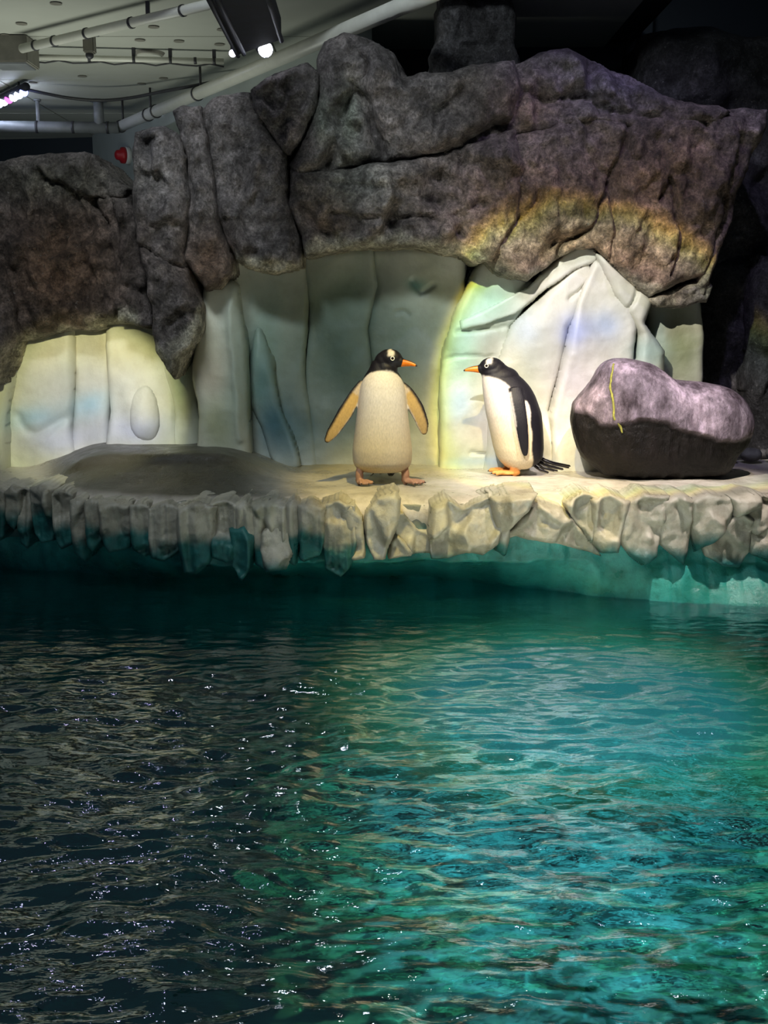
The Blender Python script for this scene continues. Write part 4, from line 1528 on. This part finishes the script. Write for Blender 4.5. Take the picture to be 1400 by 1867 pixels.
# the penguin in profile, looking towards the other
base_r = PZ(940, 864, 0.006)
prof_r = [(.035, .045, -.075, .07), (.055, .075, -.115, .105), (.09, .105, -.150, .130), (.15, .130, -.156, .142), (.25, .153, -.150, .142), (.35, .178, -.138, .134),
          (.45, .194, -.100, .115), (.50, .200, -.070, .098), (.54, .203, -.034, .080), (.575, .200, .010, .064), (.60, .19, .04, .05)]
h_r, hd_r = (.150, 0, .612), (1, -.04, .02)
build_penguin('gentoo penguin in side profile, dark back and tail turned to the boulder',
              base_r, (-1, -.06), prof_r, h_r, [(.03, .06, -.10, .125), (.045, -.055, .10, .115)],
              [([(.030, s * .096, .50), (.020, s * .140, .42), (.004, s * .166, .31), (-.012, s * .168, .20), (-.024, s * .160, .125)], (1, 0, 0),
                [(0, .034), (.2, .040), (.5, .036), (.8, .026), (.95, .015), (1, .008)], flip_out, .0095) for s in (-1, 1)],
              dict(body=body_col(1.0), head=head_col(h_r, hd_r), foot=foot_col((.62, .25, .06))), neck=[((.125, 0, .575), (.085, .06, .06)), ((.09, 0, .545), (.10, .075, .07))],
              head_dir=hd_r)

# the penguin facing the viewer, head turned aside, flippers held out
base_l = PZ(697, 880, 0.006)
prof_l = [(.060, .060, -.08, .10), (.075, .095, -.12, .140), (.11, .125, -.145, .160), (.18, .140, -.150, .163), (.28, .145, -.145, .150), (.38, .145, -.135, .138),
          (.47, .140, -.115, .128), (.54, .125, -.09, .115), (.585, .105, -.068, .095), (.615, .085, -.05, .072), (.66, .06, -.04, .055)]
h_l, hd_l = (.035, .040, .672), (.42, .92, -.06)
build_penguin('gentoo penguin facing the pool with both flippers held out and head turned aside',
              base_l, (0.02, -1), prof_l, h_l, [(.04, .125, .75, .115), (.045, -.125, .45, .10)],
              [([(.02, -.100, .545), (.03, -.150, .47), (.04, -.200, .385), (.035, -.258, .295), (.02, -.305, .225)], (.15, -.72, .55),
                [(0, .026), (.2, .036), (.5, .043), (.8, .034), (.95, .018), (1, .008)], flip_under, .009),
               ([(.02, .100, .530), (.03, .140, .48), (.04, .180, .41), (.035, .212, .335), (.02, .228, .265)], (.15, .82, .45),
                [(0, .026), (.2, .036), (.5, .043), (.8, .034), (.95, .018), (1, .008)], flip_under, .009)],
              dict(body=body_col(1.13, -.02), head=head_col(h_l, hd_l), foot=foot_col((.36, .20, .13))), tail=True,
              neck=[((.03, .020, .615), (.06, .062, .06))], head_dir=hd_l)

# ------------------------------------------------------------------ overhead fittings


def pipe_run(name, label, pts, r, mat, clips, clip_w=.012, cat='pipe', clip_name='pipe_clip', clip_r=1.18):
    pts = [Vector(q) for q in pts]
    root = empty(name, pts[0])
    tag(root, label, cat)
    mesh_obj('pipe_body', tube(pts, r, 18), mat, root)
    L = pts[-1] - pts[0]
    for t in clips:
        c = pts[0] + L * t
        u = L.normalized()
        mesh_obj(clip_name, tube([c - u * clip_w, c + u * clip_w], r * clip_r, 18), M['clip'], root)
    return root


pa, pb_ = PZ(40, 88.6, 2.70), PZ(560, -34, 2.70)
rt = pipe_run('water_pipe', 'white plastic pipe with dark clips running up to the grey ceiling box', [pa, pb_], .030, M['pipe'], [.06, .14, .27, .44, .62], .008)
for t in (.5, .8):
    c = pa + (pb_ - pa) * t
    bm = bmesh.new()
    bm_box(bm, (c.x - .012, c.y - .012, c.z), (c.x + .012, c.y + .012, CEIL))
    bm_obj('pipe_hanger', bm, M['clip'], rt)
ja, jb = PZ(-14, 108, 2.66), PZ(54, 104, 2.66)
bm = bmesh.new()
bm_box(bm, (ja.x, ja.y - .12, 2.62), (jb.x, ja.y + .16, CEIL), .008)
jo = bm_obj('junction_box', bm, M['box'])
tag(jo, 'grey steel junction box on the ceiling at the end of the white pipe', 'box')
bm = bmesh.new()
bm_box(bm, (ja.x + .02, ja.y - .10, 2.612), (jb.x - .02, ja.y + .14, 2.625), .004)
lo_ = bm_obj('box_lid', bm, M['pipegrey'])
lo_.parent = jo
pa, pb_ = PZ(56, 104, 2.72), PZ(408, 112, 2.72)
rt = pipe_run('conduit', 'thin pale conduit lying along the ceiling past the round ceiling plate', [pa, pb_], .021, M['pipe'], [.03, .30, .53, .72, .85, .95], .010)
mesh_obj('conduit_cable', tube([q + Vector((0, 0, -.03 - .01 * math.sin(k * 2.3))) for k, q in enumerate([pa + (pb_ - pa) * (i / 14) for i in range(15)])], .006, 8), M['clip'], rt)
for t in (.03, .30, .53, .72, .95):
    c = pa + (pb_ - pa) * t
    bm = bmesh.new()
    bm_box(bm, (c.x - .012, c.y - .012, c.z), (c.x + .012, c.y + .012, CEIL))
    bm_obj('conduit_hanger', bm, M['clip'], rt)
q = PZ(163, 92, 2.68)
sr_ = empty('ceiling_sensor', (q.x, q.y, CEIL))
tag(sr_, 'small dark boxy sensor hanging from the ceiling over the thin conduit', 'sensor')
bm = bmesh.new()
bm_box(bm, (q.x - .05, q.y - .06, CEIL - .02), (q.x + .06, q.y + .06, CEIL), .004)
bm_obj('sensor_plate', bm, M['pipegrey'], sr_)
bm = bmesh.new()
bm_box(bm, (q.x - .035, q.y - .04, CEIL - .14), (q.x + .04, q.y + .04, CEIL - .02), .008)
bm_obj('sensor_housing', bm, M['box'], sr_)
bm = bmesh.new()
bmesh.ops.create_uvsphere(bm, u_segments=16, v_segments=10, radius=.028, matrix=Matrix.Translation((q.x, q.y, CEIL - .15)))
bm_obj('sensor_eye', bm, M['clip'], sr_, True)
q = PZ(272, 96, CEIL)
dk = empty('ceiling_plate', (q.x, q.y, CEIL))
tag(dk, 'round flat beige plate set in the ceiling above the thin conduit', 'ceiling plate')
bm = bmesh.new()
bmesh.ops.create_cone(bm, cap_ends=True, segments=36, radius1=.10, radius2=.115, depth=.02, matrix=Matrix.Translation((q.x, q.y, CEIL - .010)))
bm_obj('plate_rim', bm, M['box'], dk)
bm = bmesh.new()
bmesh.ops.create_cone(bm, cap_ends=True, segments=36, radius1=.088, radius2=.09, depth=.01, matrix=Matrix.Translation((q.x, q.y, CEIL - .024)))
bm_obj('plate_disc', bm, M['pipe'], dk)
# grey pipe low across the far ceiling, with two hangers
pa, pb_ = PZ(-60, 230, 2.56), PZ(216, 233, 2.56)
rt = pipe_run('drain_pipe', 'dark grey pipe hanging below the far ceiling on two hangers', [pa, pb_], .050, M['pipegrey'], [.46, .70, .93], .012, clip_r=1.1)
for px_, w_ in ((70, .018), (181, .045)):
    t = (px_ + 60) / 276
    c = pa + (pb_ - pa) * t
    mesh_obj('pipe_hanger', tube([c, (c.x, c.y, CEIL)], w_, 12), M['pipegrey'], rt)
    mesh_obj('hanger_plate', tube([(c.x, c.y, CEIL - .015), (c.x, c.y, CEIL)], w_ * 1.8, 16), M['pipegrey'], rt)
# thick pale pipe along the top of the slanting wall
u_w = (WL_B - WL_A).normalized()
n_w = Vector((u_w.y, -u_w.x, 0))
if n_w.y > 0:
    n_w = -n_w
pa, pb_ = PZ(212, 234, 2.58), PZ(614, 62, 2.62)
pe = pb_ + (pb_ - pa) * .55
rt = pipe_run('wall_pipe', 'thick pale pipe with dark bands following the top of the slanting wall', [pa, pe], .048, M['pipe'], [.02, .13, .16, .30], .008)
for t in (.03, .14, .31, .9):
    c = pa + (pe - pa) * t
    mesh_obj('pipe_hanger', tube([c, (c.x, c.y, CEIL)], .010, 8), M['clip'], rt)
# sagging black cable
cp = [PZ(48, 163, 2.74), PZ(90, 172, 2.70), PZ(130, 179, 2.67), PZ(185, 183, 2.66), PZ(240, 178, 2.67), PZ(300, 166, 2.69), PZ(350, 157, 2.70), PZ(425, 142, 2.72)]
cb_ = mesh_obj('power_cable', tube([tuple(q) for q in catmull([tuple(q) for q in cp], 6, False)], .013, 8), M['clip'])
tag(cb_, 'black power cable sagging from the glowing light strip across the ceiling', 'cable')
# LED strip light at the frame edge
a, b = PZ(-30, 203, 2.70), PZ(48, 166, 2.70)
ls = empty('light_strip', a)
tag(ls, 'glowing violet and white light strip on the ceiling joined to the black cable', 'lamp')
mesh_obj('strip_housing', tube([a + Vector((0, 0, .035)), b + Vector((0, 0, .035))], .035, 12), M['beam'], ls)
for k in range(9):
    c = a + (b - a) * ((k + .5) / 9)
    bm = bmesh.new()
    bmesh.ops.create_uvsphere(bm, u_segments=14, v_segments=10, radius=.034, matrix=Matrix.Translation(c))
    bm_obj('strip_led', bm, M['led_violet'] if k in (5,) else M['led_blue'] if k in (0, 3, 8) else M['led_white'], ls, True)
for t in (.2, .85):
    c = a + (b - a) * t
    mesh_obj('strip_bracket', tube([(c.x, c.y, c.z + .04), (c.x, c.y, CEIL)], .01, 8), M['clip'], ls)
# black lighting beam with two lamps
ZB = 2.26
b0l, b0r = PZ(372, -20, ZB), PZ(484, -20, ZB)
b1l, b1r = PZ(434, 100, ZB), PZ(513, 72, ZB)
bmv = []
for z in (ZB, ZB + .10):
    for q in (b0l + (b0l - b1l) * .6, b0r + (b0r - b1r) * .6, b1r, b1l):
        bmv.append((q.x, q.y, z))
bmr = empty('lighting_beam', (b1l.x, b1l.y, ZB))
tag(bmr, 'black steel lighting beam slanting out from overhead with a lamp at its end', 'beam')
finish('beam_box', bmv, [(3, 2, 1, 0), (4, 5, 6, 7), (0, 1, 5, 4), (1, 2, 6, 5), (2, 3, 7, 6), (3, 0, 4, 7)], M['beam'], bmr, None, False)
for qa, qb in ((b0l, b1l), (b0r, b1r), (b0l * .86 + b0r * .14, b1l * .86 + b1r * .14)):
    qa = qa + (qa - qb) * .6
    mesh_obj('beam_flange', tube([qa + Vector((0, 0, -.006)), qb + Vector((0, 0, -.006))], .012, 8), M['beam'], bmr)
for t in (.1, .7):
    c = (b1l + b1r) / 2 * (1 - t) + (b0l + b0r) / 2 * t
    mesh_obj('beam_rod', tube([(c.x, c.y, ZB + .1), (c.x, c.y + .0, CEIL)], .012, 8), M['clip'], bmr)


def lamp_head(name, label, c, aim, r, L, lens_mat, parent_z, group=None):
    c = Vector(c)
    u = (Vector(aim) - c).normalized()
    root = empty(name, c)
    tag(root, label, 'lamp', group)
    mesh_obj('lamp_housing', tube([c - u * L, c - u * L * .85, c - u * L * .2, c + u * .016], [r * .6, r * .85, r, r * 1.06], 22), M['beam'], root)
    mesh_obj('lamp_lens', tube([c + u * .014, c + u * .022, c + u * .030], [r * .95, r * .90, r * .5], 22), lens_mat, root)
    tail_ = c - u * L * .5
    mesh_obj('lamp_bracket', tube([tail_, (tail_.x, tail_.y, parent_z)], .012, 8), M['clip'], root)
    return root


q = P(483, 90, b1l.y - .02)
lamp_head('spot_lamp', 'brightly shining spot lamp at the end of the black lighting beam', q, q + Vector((.3, -1, -.35)), .040, .12, M['lens'], ZB + .03)
q = P(424, 97, b1l.y + .05)
lamp_head('spot_lamp', 'small dim lamp beside the bright one at the beam end', q, q + Vector((.1, -1, -.3)), .020, .06, M['lens_small'], ZB + .2)
for n_, l_, a_, *_ in SPOTS:
    pass

# red sounder on the pale wall
t_ = .105
q = P(236, 284, 10.2)
# slide along the view ray onto the wall plane
den = ray(236, 284)
s_ = ((WL_A - Vector((0, 0, HC))).dot(n_w)) / den.dot(n_w)
q = Vector((0, 0, HC)) + den * s_
al = empty('alarm_sounder', q)
tag(al, 'red fire alarm sounder on a white base on the pale slanting wall', 'alarm')
mesh_obj('sounder_base', tube([q + n_w * -.005, q + n_w * .05], .085, 24), M['white'], al)
mesh_obj('sounder_dome', tube([q + n_w * .05, q + n_w * .085, q + n_w * .10, q + n_w * .135, q + n_w * .15], [.082, .078, .052, .046, .022], 24), M['red'], al)
